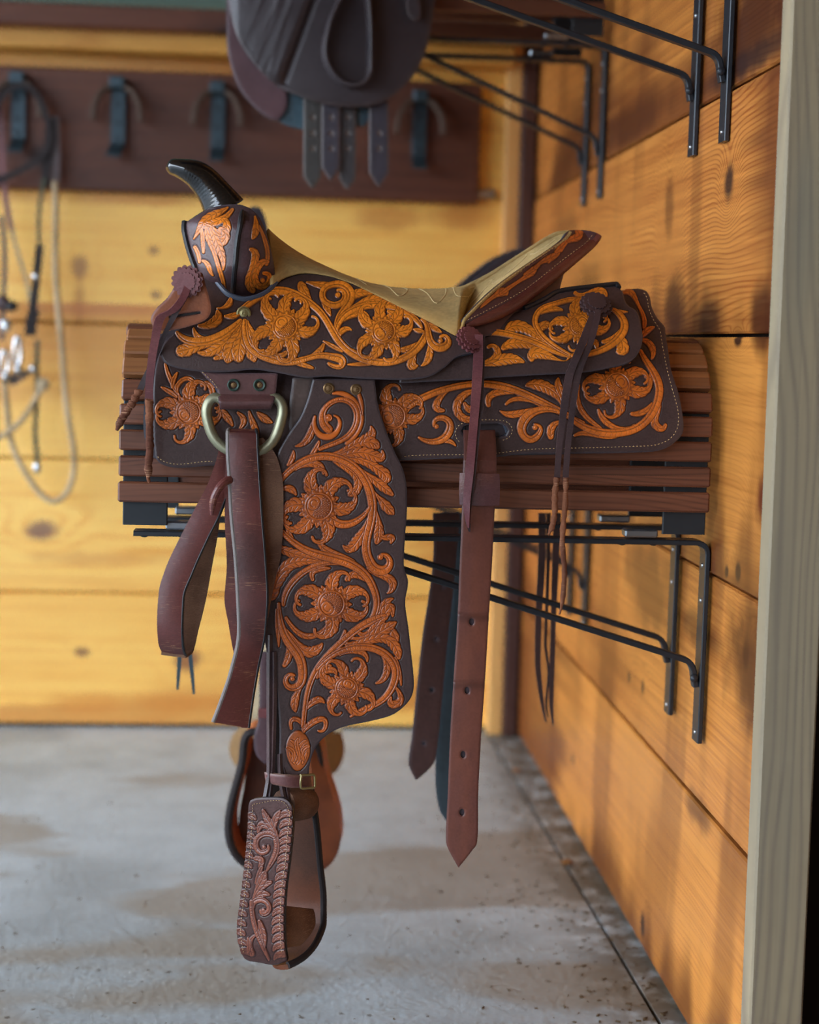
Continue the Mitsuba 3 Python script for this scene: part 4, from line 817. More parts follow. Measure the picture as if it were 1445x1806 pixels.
stitching([(610, 493), (660, 516), (700, 536), (740, 556), (775, 574), (802, 589)], lambda z: Sfj(z)-0.0035, SE, 'thread', 5.5, 3.4, 1.2)
# binding of the cantle
cb_out = [(813, 567), (840, 537), (873, 506), (906, 481), (935, 461), (966, 440), (993, 420), (1003, 407), (1020, 405), (1040, 407), (1052, 410), (1048, 421), (1039, 430), (1018, 446), (987, 469), (956, 494), (925, 517), (894, 535), (852, 556), (821, 571)]
cb = Sheet(cb_out, Ycan, base=lin((84, 52, 52))); fo = cb.part('tooled_foliage')
OCB = lin((206, 108, 36))
S_(cb, [[(848, 543, 3), (862, 530, 8), (876, 520, 11), (890, 515, 15), (894, 520, 5)], [(884, 518, 9), (905, 503, 8), (925, 490, 9), (940, 478, 13), (945, 470, 7)], [(925, 484, 5), (938, 476, 9), (950, 468, 8)], [(945, 472, 9), (962, 459, 11), (975, 453, 13), (985, 447, 7), (968, 463, 5)], [(980, 445, 6), (992, 434, 11), (1000, 426, 8), (990, 443, 5)], [(1003, 426, 7), (1014, 420, 14), (1022, 414, 13), (1018, 408, 9), (1028, 410, 4)]], 'leaf', fo, h=0.7, color=OCB)
CB = cb.build('cantle_binding', SAD, thick=5)
stitching([(817, 563), (840, 541), (873, 510), (906, 485), (935, 465), (966, 444), (993, 425), (1005, 410)], Ycan, CB, pitch=6, ln=4.2, w=1.6)
stitching([(824, 565), (852, 551), (894, 529), (925, 511), (956, 488), (987, 463), (1018, 440), (1037, 425), (1046, 412)], Ycan, CB, pitch=6, ln=4.2, w=1.6)
rp = spline([(822, 574, 9), (845, 566, 16), (873, 555, 20), (906, 538, 22), (935, 517, 22), (966, 493, 22), (1000, 466, 20), (1030, 441, 19), (1050, 423, 16), (1057, 414, 12)], 60)
obj('cantle_roll', tube(at(rp[:, 0], rp[:, 1], Ycan(rp[:, 0], rp[:, 1])+0.005), rp[:, 2]/2*0.00071, 14), 'roll_leather', SAD)
cbk = Sheet([(826, 576), (870, 562), (920, 536), (960, 508), (998, 474), (992, 495), (982, 522), (945, 548), (890, 582), (850, 594), (830, 588)], lambda x, y: Ycan(x, y)+0.014, step=4, base=lin((78, 50, 48)))
cbk.build('cantle_back', SAD, thick=40, sub=False)

# rosettes, strings
def rosette(x, y, r, Y, mat, tilt=(0, 0)):
    ms = []
    for k, (rr, dz) in enumerate(((r*1.06, 0.0), (r*0.92, 0.0035), (r*0.62, 0.0065))):
        a = np.linspace(0, 2*math.pi, 120, endpoint=False); sc_ = rr*(0.93+0.15*np.abs(np.sin(a*8)))
        m = trimesh.creation.extrude_polygon(shapely.Polygon(np.stack([sc_*np.cos(a), sc_*np.sin(a)], 1)), 0.0032 if k < 2 else 0.002, engine='earcut')
        m.apply_translation((0, 0, dz)); ms.append(m)
    m = cat(ms); M = np.eye(4); M[:3, :3] = np.array([[1, 0, 0], [0, 0, -1], [0, 1, 0]])   # the disc's axis to the near side
    m.apply_transform(M); m.apply_transform(trimesh.transformations.rotation_matrix(tilt[0], (0, 0, 1))); m.apply_transform(trimesh.transformations.rotation_matrix(tilt[1], (1, 0, 0)))
    m.apply_translation(at(x, y, Y)); return obj('rosette', m, mat, SAD, smooth=25)
tab_out = [(312, 492), (338, 480), (357, 481), (364, 507), (371, 532), (372, 550), (364, 563), (342, 573), (311, 581), (285, 583), (270, 577), (266, 562), (275, 545), (295, 525), (306, 508)]
tb = Sheet(tab_out, lambda x, y: 1.940 - 0.0*(x), step=2.5, base=lin((142, 82, 54)), holes=[[(300, 560), (351, 552), (351, 549.5), (300, 557)]])
TB = tb.build('front_tab', SAD, thick=4.5, sub=False)
obj('slot', ribbon([(298, 557.0, 1.9385, 298, 561.5, 1.9385), (325, 553, 1.9385, 325, 557.5, 1.9385), (353, 549, 1.9385, 353, 553, 1.9385)], 0.001, 12, 3), 'black_leather', TB)  # black strip laid over the slot, painting in its inner shade
rosette(331, 496, 0.0165, 1.937, 'burgundy_leather', (-0.15, 0.1))
rosette(828, 600, 0.0155, 1.945, 'burgundy_leather', (0.35, -0.55))
rosette(1051, 540, 0.0180, Srj(0.928)-0.004, 'dark_leather', (0.1, -0.75))
def string(rows, mat, thick=0.003, label=None, n=50): return obj('saddle_string', ribbon(rows, thick, n, 3), mat, SAD, label=label)
def rawend(pts, r0, parent, y=None):
    p = spline3(at(np.array([q[0] for q in pts]), np.array([q[1] for q in pts]), np.array([q[2] for q in pts])), 44)
    w = 1 + 0.10*np.sin(np.linspace(0, 1, 44)*38) + 0.09*rng.standard_normal(44)
    r = r0*w*np.interp(np.linspace(0, 1, 44), [0, 0.85, 1], [1, 1, 0.35]); p = p + rng.standard_normal(p.shape)*r0*0.06
    return obj('frayed_end', tube(p, np.maximum(r, r0*0.3), 12), 'raw_leather', parent, smooth=60)
k1 = string([(326, 500, 1.930, 338, 503, 1.930), (300, 545, 1.924, 314, 548, 1.926), (275, 560, 1.924, 291, 562, 1.926), (266, 600, 1.93, 281, 600, 1.93), (260, 640, 1.94, 274, 642, 1.94), (256, 690, 1.945, 270, 690, 1.945), (256, 712, 1.946, 271, 712, 1.946)], 'burgundy_leather', label='burgundy string with a frayed end')
rawend([(263, 705, 1.944), (264, 745, 1.944), (264, 790, 1.946), (262, 825, 1.948), (263, 851, 1.95)], 0.0046, k1)
k2 = string([(330, 505, 1.934, 340, 510, 1.934), (308, 545, 1.93, 318, 548, 1.93), (286, 590, 1.94, 294, 592, 1.94), (264, 640, 1.95, 272, 645, 1.95), (248, 672, 1.952, 256, 680, 1.952), (240, 690, 1.952, 250, 697, 1.952)], 'dark_leather')
rawend([(246, 688, 1.95), (234, 710, 1.95), (222, 728, 1.95), (212, 745, 1.95), (206, 759, 1.95)], 0.0044, k2)
k3 = string([(838, 590, 1.938, 852, 590, 1.938), (835, 640, 1.940, 852, 640, 1.940), (829, 740, 1.938, 844, 740, 1.938), (821, 830, 1.928, 835, 840, 1.926), (817, 880, 1.926, 829, 895, 1.924), (824, 930, 1.932, 828, 932, 1.932)], 'burgundy_leather', label='burgundy string hanging from the rosette below the cantle')
string([(846, 592, 1.944, 856, 592, 1.944), (845, 680, 1.946, 854, 680, 1.946), (836, 770, 1.938, 846, 770, 1.938), (828, 850, 1.930, 838, 850, 1.930), (821, 910, 1.930, 831, 905, 1.930), (827, 938, 1.934, 830, 938, 1.934)], 'dark_leather')
k4 = string([(1044, 545, 1.985, 1056, 546, 1.985), (1020, 605, 1.955, 1034, 608, 1.955), (1006, 640, 1.945, 1020, 640, 1.945), (997, 665, 1.945, 1011, 665, 1.945), (988, 730, 1.950, 1000, 730, 1.950), (981, 800, 1.955, 991, 800, 1.955), (978, 850, 1.957, 988, 850, 1.957)], 'dark_leather')
rawend([(983, 842, 1.956), (979, 875, 1.956), (979, 900, 1.956), (975, 925, 1.956), (967, 944, 1.956)], 0.0037, k4)
k5 = string([(1050, 545, 1.982, 1061, 546, 1.982), (1036, 605, 1.957, 1047, 606, 1.957), (1020, 640, 1.948, 1032, 642, 1.948), (1012, 665, 1.948, 1025, 665, 1.948), (1003, 740, 1.950, 1013, 740, 1.950), (996, 800, 1.955, 1006, 800, 1.955), (993, 850, 1.957, 1003, 850, 1.957)], 'dark_leather')
rawend([(998, 842, 1.956), (997, 890, 1.956), (992, 950, 1.956), (996, 1010, 1.956), (994, 1045, 1.956), (987, 1084, 1.956)], 0.0032, k5)

# rigging: the leather round the ring, the ring, the latigo
YT = lambda x, y: 1.953 - 0.010*np.sin(np.clip((y-696)/28.0, 0, 1)*math.pi)
rt = Sheet([(350, 652), (383, 658), (490, 658), (487, 690), (482, 712), (478, 723), (388, 723), (385, 700), (383, 688)], YT, step=2.0, base=lin((92, 60, 58)), smooth=False)
RT = rt.build('rigging_tab', SAD, thick=4.5, sub=False)
for x in (412, 458):
    c = at(x, 679, 1.9525); obj('grommet', lathe_y([(0.0075, -0.001), (0.0075, 0.0015), (0.0062, 0.0028), (0.0048, 0.0018), (0.004, -0.001)], c, 22), 'patina', RT); obj('rivet', lathe_y([(0.004, -0.001), (0.003, 0.0006), (0, 0.001)], c, 14), 'copper_old', RT)
stitching([(356, 655), (366, 664), (378, 676), (384, 686)], lambda x, y: YT(x, y)-0.0004, RT, pitch=6)
rg = spline([(392, 706), (376, 703), (366, 716), (367, 745), (377, 771), (398, 791), (430, 799), (462, 794), (484, 774), (495, 745), (498, 718), (490, 704), (474, 706)], 70)
obj('rigging_ring', tube(at(rg[:, 0], rg[:, 1], 1.9565 + 0.0*rg[:, 0] - 0.006*np.clip((rg[:, 1]-700)/100, 0, 1)), 0.0064, 14), 'galvanised', SAD)
ltA = [(412, 776, 1.966, 452, 776, 1.966), (405, 757, 1.955, 452, 758, 1.955), (402, 762, 1.940, 453, 764, 1.940), (402, 790, 1.936, 454, 792, 1.936), (405, 840, 1.932, 457, 845, 1.932), (408, 900, 1.928, 461, 905, 1.928), (416, 985, 1.925, 468, 995, 1.925), (420, 1050, 1.924, 471, 1055, 1.924), (422, 1115, 1.924, 467, 1115, 1.927), (409, 1180, 1.919, 455, 1175, 1.930), (391, 1235, 1.911, 446, 1228, 1.925), (376, 1274, 1.906, 438, 1284, 1.918)]
def edge_of(rows, side, parent, r=0.0026, mat='edge_worn'):
    e = np.array(rows, float)[:, (0, 1, 2) if side == 0 else (3, 4, 5)]
    P = spline3(at(e[:, 0], e[:, 1], e[:, 2]+0.0018), 90); return obj('edge', tube(P, r, 8), mat, parent)
LA = obj('latigo', ribbon(ltA, 0.0048, 90, 7, 0.0012), 'latigo_leather', SAD, label='long worn burgundy strap folded over the ring')
obj('loop_back', ribbon([(436, 776, 1.951, 464, 772, 1.950), (446, 800, 1.946, 490, 810, 1.949), (452, 850, 1.942, 500, 862, 1.949), (457, 910, 1.940, 500, 915, 1.948), (463, 970, 1.937, 496, 975, 1.946), (467, 1030, 1.934, 484, 1030, 1.942), (466, 1090, 1.932, 473, 1090, 1.938)], 0.004, 60, 7), 'flesh_leather', LA)
obj('under_layer', ribbon([(398, 800, 1.955, 425, 800, 1.955), (396, 860, 1.945, 425, 860, 1.945), (397, 930, 1.938, 428, 930, 1.938), (400, 1000, 1.934, 430, 1000, 1.934), (396, 1055, 1.932, 430, 1055, 1.932), (403, 1100, 1.932, 432, 1105, 1.932), (409, 1135, 1.930, 440, 1140, 1.930), (420, 1190, 1.932, 440, 1190, 1.934), (428, 1240, 1.930, 441, 1240, 1.930), (426, 1284, 1.926, 440, 1284, 1.926)], 0.004, 70, 4), 'latigo_leather', LA)
ltC = [(386, 792, 1.965, 400, 800, 1.965), (370, 845, 1.950, 402, 858, 1.948), (346, 893, 1.940, 388, 905, 1.938), (319, 945, 1.933, 366, 950, 1.932), (292, 1003, 1.927, 339, 1010, 1.926), (280, 1045, 1.923, 323, 1055, 1.922), (277, 1095, 1.921, 321, 1105, 1.920), (279, 1132, 1.925, 323, 1138, 1.925), (285, 1149, 1.937, 328, 1155, 1.938)]
edge_of(ltA, 0, LA); edge_of(ltA, 1, LA, 0.0022, 'edge_dark')
LC = obj('tie_strap', ribbon(ltC, 0.0045, 70, 7, 0.001), 'latigo_leather', SAD, label='end of the strap doubled back in a loop')
obj('loop_back', ribbon([(285, 1149, 1.937, 328, 1155, 1.938), (300, 1148, 1.950, 341, 1146, 1.953), (309, 1120, 1.955, 350, 1112, 1.960), (318, 1060, 1.957, 363, 1060, 1.963), (330, 1000, 1.959, 374, 1000, 1.965), (345, 940, 1.961, 384, 945, 1.966), (362, 885, 1.963, 391, 890, 1.968)], 0.004, 60, 7), 'flesh_leather', LC)
edge_of(ltC, 1, LC, 0.0022, 'edge_dark')
kp = spline3(at(np.array([374, 376, 383, 392, 400, 406.]), np.array([908, 884, 866, 854, 848, 846.]), np.array([1.93, 1.926, 1.925, 1.927, 1.930, 1.933])), 30)
obj('knot', tube(kp, np.interp(np.linspace(0, 1, 30), [0, 0.3, 1], [0.002, 0.0042, 0.005]), 10), 'latigo_leather', LC)
fl = Sheet([(516, 666), (553, 666), (546, 700), (532, 735), (512, 765), (508, 740)], lambda x, y: 1.9615 + 0*x, step=4, base=lin((80, 64, 58))); fl.build('fender_backing', SAD, thick=3, sub=False)

# flank billet, its keeper
bl_o = [(817, 757), (818, 800), (816, 850), (815, 900), (811, 1000), (807, 1095), (800, 1200), (794, 1300), (790, 1400), (787, 1484), (792, 1500), (809, 1531), (832, 1502), (842, 1486), (844, 1400), (849, 1300), (856, 1200), (863, 1082), (868, 1000), (873, 901), (876, 850), (876, 800), (874, 757)]
def egg(x, y, a=4.2, b=6.2): t = np.linspace(0, 2*math.pi, 16, endpoint=False); return np.stack([x+a*np.cos(t), y+b*np.sin(t)], 1)
YB = lambda x, y: 1.978 - 0.034*np.clip((y-752)/60.0, 0, 1)**0.7 - 0.002*np.sin(np.clip((x-785)/90, 0, 1)*math.pi) + 0.010*np.clip((y-950)/500, 0, 1)
bl = Sheet(bl_o, YB, step=1.5, base=lin((92, 54, 48)), holes=[egg(832, 1097), egg(824, 1218), egg(817, 1331), egg(815, 1433)], edge=lin((62, 50, 54)))
wear_ = meshkit.fbm(np.stack([bl.PX*0.05, bl.PY*0.012, bl.PX*0], -1), 4, 21)[..., None]
bl.C = bl.C*(1-0.5*wear_) + lin((128, 70, 44))*0.8*wear_*np.clip((bl.PY[..., None]-900)/600+0.6, 0, 1)*0.8
for yc_ in (1083, 1203): bl.H -= 0.5*np.exp(-np.square((bl.PY-yc_)/2.0)); bl.C *= (1-0.35*np.exp(-np.square((bl.PY-yc_-6)/8.0)))[..., None]
BL = bl.build('flank_billet', SAD, thick=4.5, sub=False, label='long brown strap with punched holes and a pointed end')
kr = [(811, 834, 1.940, 881, 836, 1.940), (810, 862, 1.939, 882, 864, 1.939), (811, 890, 1.940, 881, 892, 1.940)]
obj('keeper', ribbon(kr, 0.004, 12, 7, 0.004), 'billet_leather', BL)

# off side of the saddle: mirrored plain pieces and what hangs below
for k, nm in ((SK, 'skirt'), (FJ, 'front_jockey'), (RJ, 'rear_jockey')):
    o = {'skirt': sk_out, 'front_jockey': fj_out, 'rear_jockey': rj_out}[nm]; S0 = {'skirt': Ssk, 'front_jockey': Sfj, 'rear_jockey': Srj}[nm]
    p = Sheet(o, S0, step=7); kk = p.build('tmp', None, thick=5, sub=False); v, f, c = mirror(kk); del scene[kk]
    _, ff, nn = meshkit.arrays((v, f), True); raw('off_' + nm, v, f, nn, 'tooled_leather', SAD, c)
ob_o = [(764, 905), (765, 980), (757, 1050), (746, 1120), (736, 1210), (727, 1300), (721, 1347), (726, 1362), (734, 1377), (756, 1358), (768, 1340), (779, 1247), (790, 1130), (802, 1018), (812, 905)]
ob = Sheet(ob_o, lambda x, y: 2.285 + 0*x, step=3.0, base=lin((66, 42, 38)), holes=[egg(781, 1035, 3.2, 4.2), egg(769, 1128, 3.2, 4.2), egg(761, 1217, 3.2, 4.2), egg(747, 1311, 3.2, 4.2)]); ob.build('off_billet', SAD, thick=4.5, sub=False, label='dark strap with punched holes on the far side')
ts = Sheet([(812, 905), (800, 1040), (787, 1150), (776, 1260), (769, 1340), (769, 1390), (776, 1430), (790, 1452), (812, 1448), (822, 1200), (836, 905)], lambda x, y: 2.345 + 0*x, step=5.0, base=lin((44, 56, 62))); ts.build('off_girth_strap', SAD, thick=4, sub=False)
for rows in ([(950, 905, 2.29, 963, 905, 2.29), (949, 1000, 2.29, 962, 1000, 2.29), (945, 1085, 2.29, 956, 1090, 2.29), (944, 1165, 2.29, 954, 1160, 2.29), (951, 1225, 2.29, 958, 1222, 2.29), (962, 1274, 2.29, 965, 1275, 2.29)],
             [(977, 905, 2.29, 990, 905, 2.29), (974, 1000, 2.29, 986, 1000, 2.29), (972, 1095, 2.29, 981, 1095, 2.29), (970, 1170, 2.29, 979, 1170, 2.29), (969, 1230, 2.29, 977, 1230, 2.29), (975, 1281, 2.29, 977, 1282, 2.29)],
             [(964, 905, 2.295, 972, 905, 2.295), (963, 1040, 2.295, 969, 1040, 2.295), (960, 1130, 2.295, 965, 1130, 2.295), (966, 1190, 2.295, 970, 1190, 2.295), (962, 1240, 2.295, 966, 1240, 2.295), (966, 1265, 2.295, 968, 1266, 2.295)]):
    string(rows, 'dark_leather', 0.003)
for rows in ([(314, 1140, 2.30, 322, 1140, 2.30), (312, 1180, 2.30, 319, 1180, 2.30), (311, 1216, 2.30, 315, 1217, 2.30)], [(330, 1140, 2.30, 337, 1140, 2.30), (335, 1185, 2.30, 342, 1185, 2.30), (340, 1224, 2.30, 344, 1225, 2.30)]):
    string(rows, 'teal_strap', 0.003, n=16)

# stirrup leathers, hobble strap, near stirrup
for rows in ([(470, 1120, 1.952, 476, 1120, 1.946), (470, 1240, 1.952, 475, 1240, 1.946), (470, 1362, 1.950, 475, 1364, 1.944), (463, 1408, 1.940, 468, 1412, 1.936)], [(477, 1150, 1.950, 483, 1150, 1.944), (478, 1250, 1.950, 483, 1250, 1.944), (476, 1362, 1.948, 480, 1364, 1.944), (470, 1408, 1.940, 475, 1412, 1.936)],
             [(489, 1330, 1.948, 494, 1330, 1.944), (490, 1366, 1.946, 495, 1366, 1.942), (498, 1412, 1.938, 503, 1414, 1.934)], [(496, 1340, 1.952, 501, 1340, 1.948), (498, 1366, 1.948, 503, 1366, 1.944), (506, 1412, 1.94, 511, 1416, 1.936)]):
    obj('stirrup_strap', ribbon(rows, 0.004, 30, 3), 'dark_leather', SAD)
obj('stirrup_strap', ribbon([(474, 1180, 1.972, 498, 1180, 1.972), (472, 1300, 1.972, 500, 1300, 1.972), (470, 1370, 1.968, 506, 1370, 1.968), (466, 1430, 1.955, 512, 1430, 1.955)], 0.006, 20, 3), 'gap_dark', SAD)  # dark sheet standing in for the shaded gap between the straps
hb = Sheet([(465, 1362), (488, 1366), (530, 1368), (550, 1366), (552, 1389), (530, 1390), (507, 1389), (468, 1381)], lambda x, y: 1.934 + 0.020*((x-508)/45.0)**2, step=1.5, base=lin((98, 60, 58)), edge=lin((140, 112, 96))); HB = hb.build('hobble_strap', SAD, thick=4, sub=False)
bp = bend(at(np.array([530, 555, 556, 531, 530, 532]), np.array([1367, 1366, 1389, 1391, 1380, 1367]), np.array([1.934, 1.946, 1.946, 1.934, 1.933, 1.934])), 0.003)
obj('buckle', tube(bp, 0.0015, 8), 'brass_old', HB)
STI = key_for('stirrup', SAD)
YS = lambda x, y: 1.948 - 0.032*(x-418)/95.0 + 0.018*np.clip((y-1665)/40.0, 0, 1)**2
st_o = [(441, 1412), (452, 1408), (476, 1407), (501, 1409), (513, 1420), (516, 1438), (516, 1460), (510, 1521), (504, 1568), (501, 1625), (503, 1674), (507, 1696), (484, 1703), (458, 1699), (433, 1693), (423, 1674), (417, 1643), (422, 1596), (430, 1531), (436, 1465), (438, 1421)]
BST, TST = lin((70, 43, 39)), lin((112, 60, 42))
st = Sheet(st_o, YS, base=BST, edge=lin((36, 32, 34))); fo = st.part('tooled_foliage')
redge = lambda y: np.interp(y, [1420, 1460, 1521, 1568, 1625, 1674, 1696], [513, 515, 510, 504, 501, 503, 506]); ledge = lambda y: np.interp(y, [1421, 1465, 1531, 1596, 1643, 1674, 1693], [439, 436, 430, 422, 418, 424, 434])
for y in np.arange(1436, 1692, 15.5):
    e = redge(y); st.stroke([(e-3, y-1, 13), (e-11, y-1, 14), (e-17, y+3, 10), (e-20, y+8, 5)], fo, 'leaf', 0.7, TST, seed=0.5)
for y in np.arange(1440, 1688, 17):
    e = ledge(y); st.stroke([(e+2, y-1, 13), (e+8, y, 13), (e+13, y+5, 6)], fo, 'leaf', 0.5, TST*0.85, seed=0.5)
S_(st, [[(484, 1462, 8), (488, 1440, 12), (494, 1431, 6)], [(478, 1462, 10), (462, 1455, 14), (456, 1468, 6)], [(490, 1490, 8), (484, 1465, 12), (474, 1448, 14), (465, 1430, 8)], [(468, 1540, 5), (460, 1530, 9), (462, 1518, 12), (452, 1514, 10)], [(452, 1558, 6), (456, 1545, 9), (462, 1530, 8)],
        [(455, 1572, 8), (468, 1560, 13), (478, 1556, 8)], [(452, 1582, 8), (466, 1576, 13), (475, 1578, 6)], [(447, 1590, 8), (456, 1565, 12), (466, 1545, 14), (468, 1537, 6)], [(458, 1625, 8), (464, 1645, 13), (466, 1670, 8)], [(450, 1650, 6), (442, 1660, 10), (445, 1682, 12)], [(438, 1655, 6), (440, 1668, 10), (438, 1680, 5)]], 'leaf', fo, color=TST*1.15, h=1.2)
S_(st, [[(486, 1478, 10), (488, 1500, 12), (480, 1520, 10), (471, 1536, 5)], [(484, 1475, 10), (470, 1470, 12), (455, 1478, 11), (452, 1492, 11), (460, 1503, 11), (472, 1500, 9), (474, 1492, 6)], [(446, 1600, 9), (450, 1590, 11), (462, 1587, 11), (473, 1594, 10), (474, 1606, 10), (465, 1612, 9), (460, 1606, 6)], [(444, 1590, 8), (446, 1615, 10), (452, 1640, 10), (462, 1665, 9), (475, 1692, 6)]], 'vine', fo, color=TST*1.15, h=1.2)
for x, y in ((466, 1494), (465, 1605)): st.dot(x, y, 4, fo, color=TST*1.2)
ST = st.build('stirrup', SAD, thick=5)
stitching([(446, 1418), (470, 1414), (500, 1415), (508, 1425), (509, 1460), (503, 1521), (497, 1568), (494, 1625), (497, 1680)], lambda x, y: YS(x, y)-0.001, ST, pitch=5, ln=3.4, w=1.2)
stitching([(446, 1418), (444, 1465), (438, 1531), (429, 1596), (425, 1643), (430, 1680)], lambda x, y: YS(x, y)-0.001, ST, pitch=5, ln=3.4, w=1.2)
obj('side_panel', ribbon([(502, 1398, 2.00, 548, 1394, 1.985), (500, 1450, 2.02, 557, 1450, 1.990), (498, 1520, 2.03, 564, 1525, 1.998), (494, 1590, 2.035, 570, 1588, 2.000), (488, 1640, 2.02, 570, 1622, 1.992), (484, 1672, 1.99, 561, 1652, 1.970), (478, 1695, 1.965, 540, 1682, 1.945), (486, 1704, 1.945, 507, 1701, 1.925)], 0.006, 60, 8), 'stirrup_leather', ST)
ep = spline3(at(np.array([549, 558, 565, 571, 571, 562, 540, 508.]), np.array([1394, 1450, 1525, 1588, 1624, 1654, 1684, 1702.]), np.array([1.984, 1.989, 1.997, 1.999, 1.991, 1.969, 1.944, 1.925])), 60)
obj('rim', tube(ep, 0.0042, 9), 'black_leather', ST)
obj('top_roller', tube(at(np.array([500, 520, 538, 544.]), np.array([1420, 1418, 1416, 1416.]), np.array([1.945, 1.96, 1.985, 1.992])), np.array([0.019, 0.021, 0.02, 0.012]), 16), 'flesh_leather', ST)
obj('tread', ribbon([(500, 1597, 1.938, 553, 1603, 1.992), (500, 1625, 1.934, 557, 1628, 1.982), (501, 1655, 1.930, 548, 1648, 1.965), (503, 1672, 1.926, 530, 1668, 1.95)], 0.006, 20, 6), 'flesh_leather', ST)

# off-side stirrup, turned so that its opening faces the room
lp = [(452, 1290), (436, 1296), (429, 1330), (419, 1376), (408, 1418), (403, 1455), (407, 1488), (420, 1512), (450, 1532), (500, 1538), (550, 1536), (575, 1522), (590, 1500), (593, 1465), (583, 1415), (566, 1360), (550, 1300), (530, 1290)]
lp = spline(np.array(lp, float), 90); L3 = at(lp[:, 0], lp[:, 1], 2.40)
OS = obj('off_stirrup', flatbar(L3 + np.array([0.004, 0.03, 0]), 0.062, 0.010, (0.12, 1, 0)), 'tan_leather', SAD)
obj('rim', tube(L3, 0.0062, 8), 'black_leather', OS)
obj('side_panel', ribbon([(546, 1308, 2.386, 565, 1332, 2.40), (552, 1400, 2.386, 586, 1400, 2.393), (558, 1450, 2.386, 600, 1455, 2.391), (564, 1490, 2.386, 599, 1490, 2.391), (564, 1518, 2.386, 588, 1518, 2.391), (564, 1537, 2.386, 572, 1534, 2.393)], 0.006, 40, 6), 'warm_leather', OS)
obj('inner_lining', ribbon([(446, 1303, 2.455, 482, 1303, 2.455), (438, 1340, 2.455, 484, 1340, 2.455), (430, 1390, 2.455, 480, 1390, 2.455), (422, 1440, 2.455, 468, 1440, 2.455), (420, 1480, 2.455, 456, 1482, 2.455), (426, 1508, 2.455, 448, 1510, 2.455)], 0.005, 40, 5), 'stirrup_leather', OS)
of = Sheet([(457, 1150), (473, 1150), (473, 1266), (476, 1346), (466, 1347), (452, 1331), (448, 1300), (456, 1268)], lambda x, y: 2.37 + 0*x, step=3, base=lin((84, 62, 66))); OF = of.build('off_fender', SAD, thick=5, sub=False)
obj('keeper', ribbon([(455, 1250, 2.365, 475, 1250, 2.365), (455, 1266, 2.365, 475, 1267, 2.365)], 0.004, 4, 3), 'burgundy_leather', OF)

# ------------------------------------------------------------------ the second saddle, on the rack behind
FS = thing('dark_saddle', 'plain dark saddle half hidden on the rack behind the tooled one', 'saddle')
DKF = lin((44, 35, 38))
fs = Sheet([(398, 560), (403, 450), (425, 385), (445, 363), (460, 366), (470, 390), (477, 440), (560, 490), (700, 520), (800, 512), (850, 476), (885, 450), (905, 440), (925, 437), (932, 468), (905, 530), (890, 565)], lambda x, y: 2.83 + 0.0*x, step=6, base=DKF, roll=10)
fs.build('seat', FS, thick=190, sub=False)
fk = Sheet([(335, 545), (1000, 545), (1012, 700), (1000, 740), (340, 745), (325, 700)], lambda x, y: 2.775 + 0*x, step=10, base=DKF); fk.build('skirt', FS, thick=8, sub=False)
ff_ = Sheet([(452, 740), (560, 740), (575, 1000), (590, 1200), (606, 1292), (440, 1296), (446, 1240), (460, 1160)], lambda x, y: 2.76 + 0*x, step=8, base=lin((196, 178, 142))); ff_.build('fender', FS, thick=5, sub=False, label='cream coloured rough leather fender')
fz = Sheet([(335, 560), (960, 560), (970, 690), (960, 730), (345, 735), (330, 690)], lambda x, y: 3.11 + 0*x, step=12, base=DKF); fz.build('off_skirt', FS, thick=8, sub=False)
fp = Sheet([(405, 1332), (410, 1297), (440, 1270), (470, 1262), (540, 1262), (590, 1275), (606, 1303), (608, 1330), (596, 1358), (572, 1372), (540, 1374), (460, 1370), (425, 1360)], lambda x, y: 2.72 + 0.06*((x-507)/100.0)**2, step=4, base=lin((128, 96, 58)), edge=lin((60, 48, 36))); fp.build('stirrup', FS, thick=60, sub=False)

# ------------------------------------------------------------------ english saddle at the top
ES = thing('english_saddle', 'dark brown english saddle with hanging girth straps at the top', 'saddle')
YE = 2.775
DE, DEE = lin((58, 51, 54)), lin((92, 74, 68))
ef_o = [(402, -292), (404, 0), (409, 34), (425, 78), (449, 114), (479, 144), (498, 157), (541, 173), (579, 184), (619, 188), (660, 184), (692, 170), (722, 143), (744, 108), (757, 67), (765, 22), (768, -10), (766, -292)]
ef = Sheet(ef_o, lambda x, y: YE - 0.012*np.sin(np.clip((x-405)/360, 0, 1)*math.pi), step=2.2, base=DE, edge=DEE)
kx = 552-54*np.clip(ef.PY/146.0, -1, 1)                       # the padded knee block ends along this slanting line
pad = np.clip((kx-ef.PX)/14.0, 0, 1)*np.clip((ef.PX-408)/14.0, 0, 1)*np.clip((150-ef.PY)/24, 0, 1)
ef.H += 9.0*np.sqrt(pad) + 3.0*(meshkit.fbm(np.stack([(ef.PX-kx)*0.085, ef.PY*0.012, ef.PX*0], -1), 2, 4)-0.5)*pad*np.exp(-np.square((ef.PX-480)/40)) 
ef.H -= 3.0*np.exp(-np.square((ef.PX-kx-4)/4.0))*(ef.PY < 150)
EF = ef.build('flap', ES, 'english_leather', thick=5, sub=False)
scene[EF]['bsdf'] = {'type': 'ref', 'id': 'tooled_leather'}
stitching([(409, 0), (415, 32), (430, 74), (453, 109), (482, 138), (541, 167), (579, 178), (619, 182), (660, 178), (690, 164), (717, 139), (738, 106), (751, 67), (760, 10)], lambda x, y: YE-0.016 + 0*x, EF, 'iron_rust', 5, 3, 1.4)
el = Sheet([(399, -120), (400, 49), (402, 94), (420, 151), (449, 188), (475, 208), (490, 212), (505, 190), (500, 150), (440, 100), (420, 0), (418, -120)], lambda x, y: YE+0.02 + 0*x, step=3, base=lin((88, 62, 66))); el.build('panel_lining', ES, thick=10, sub=False)
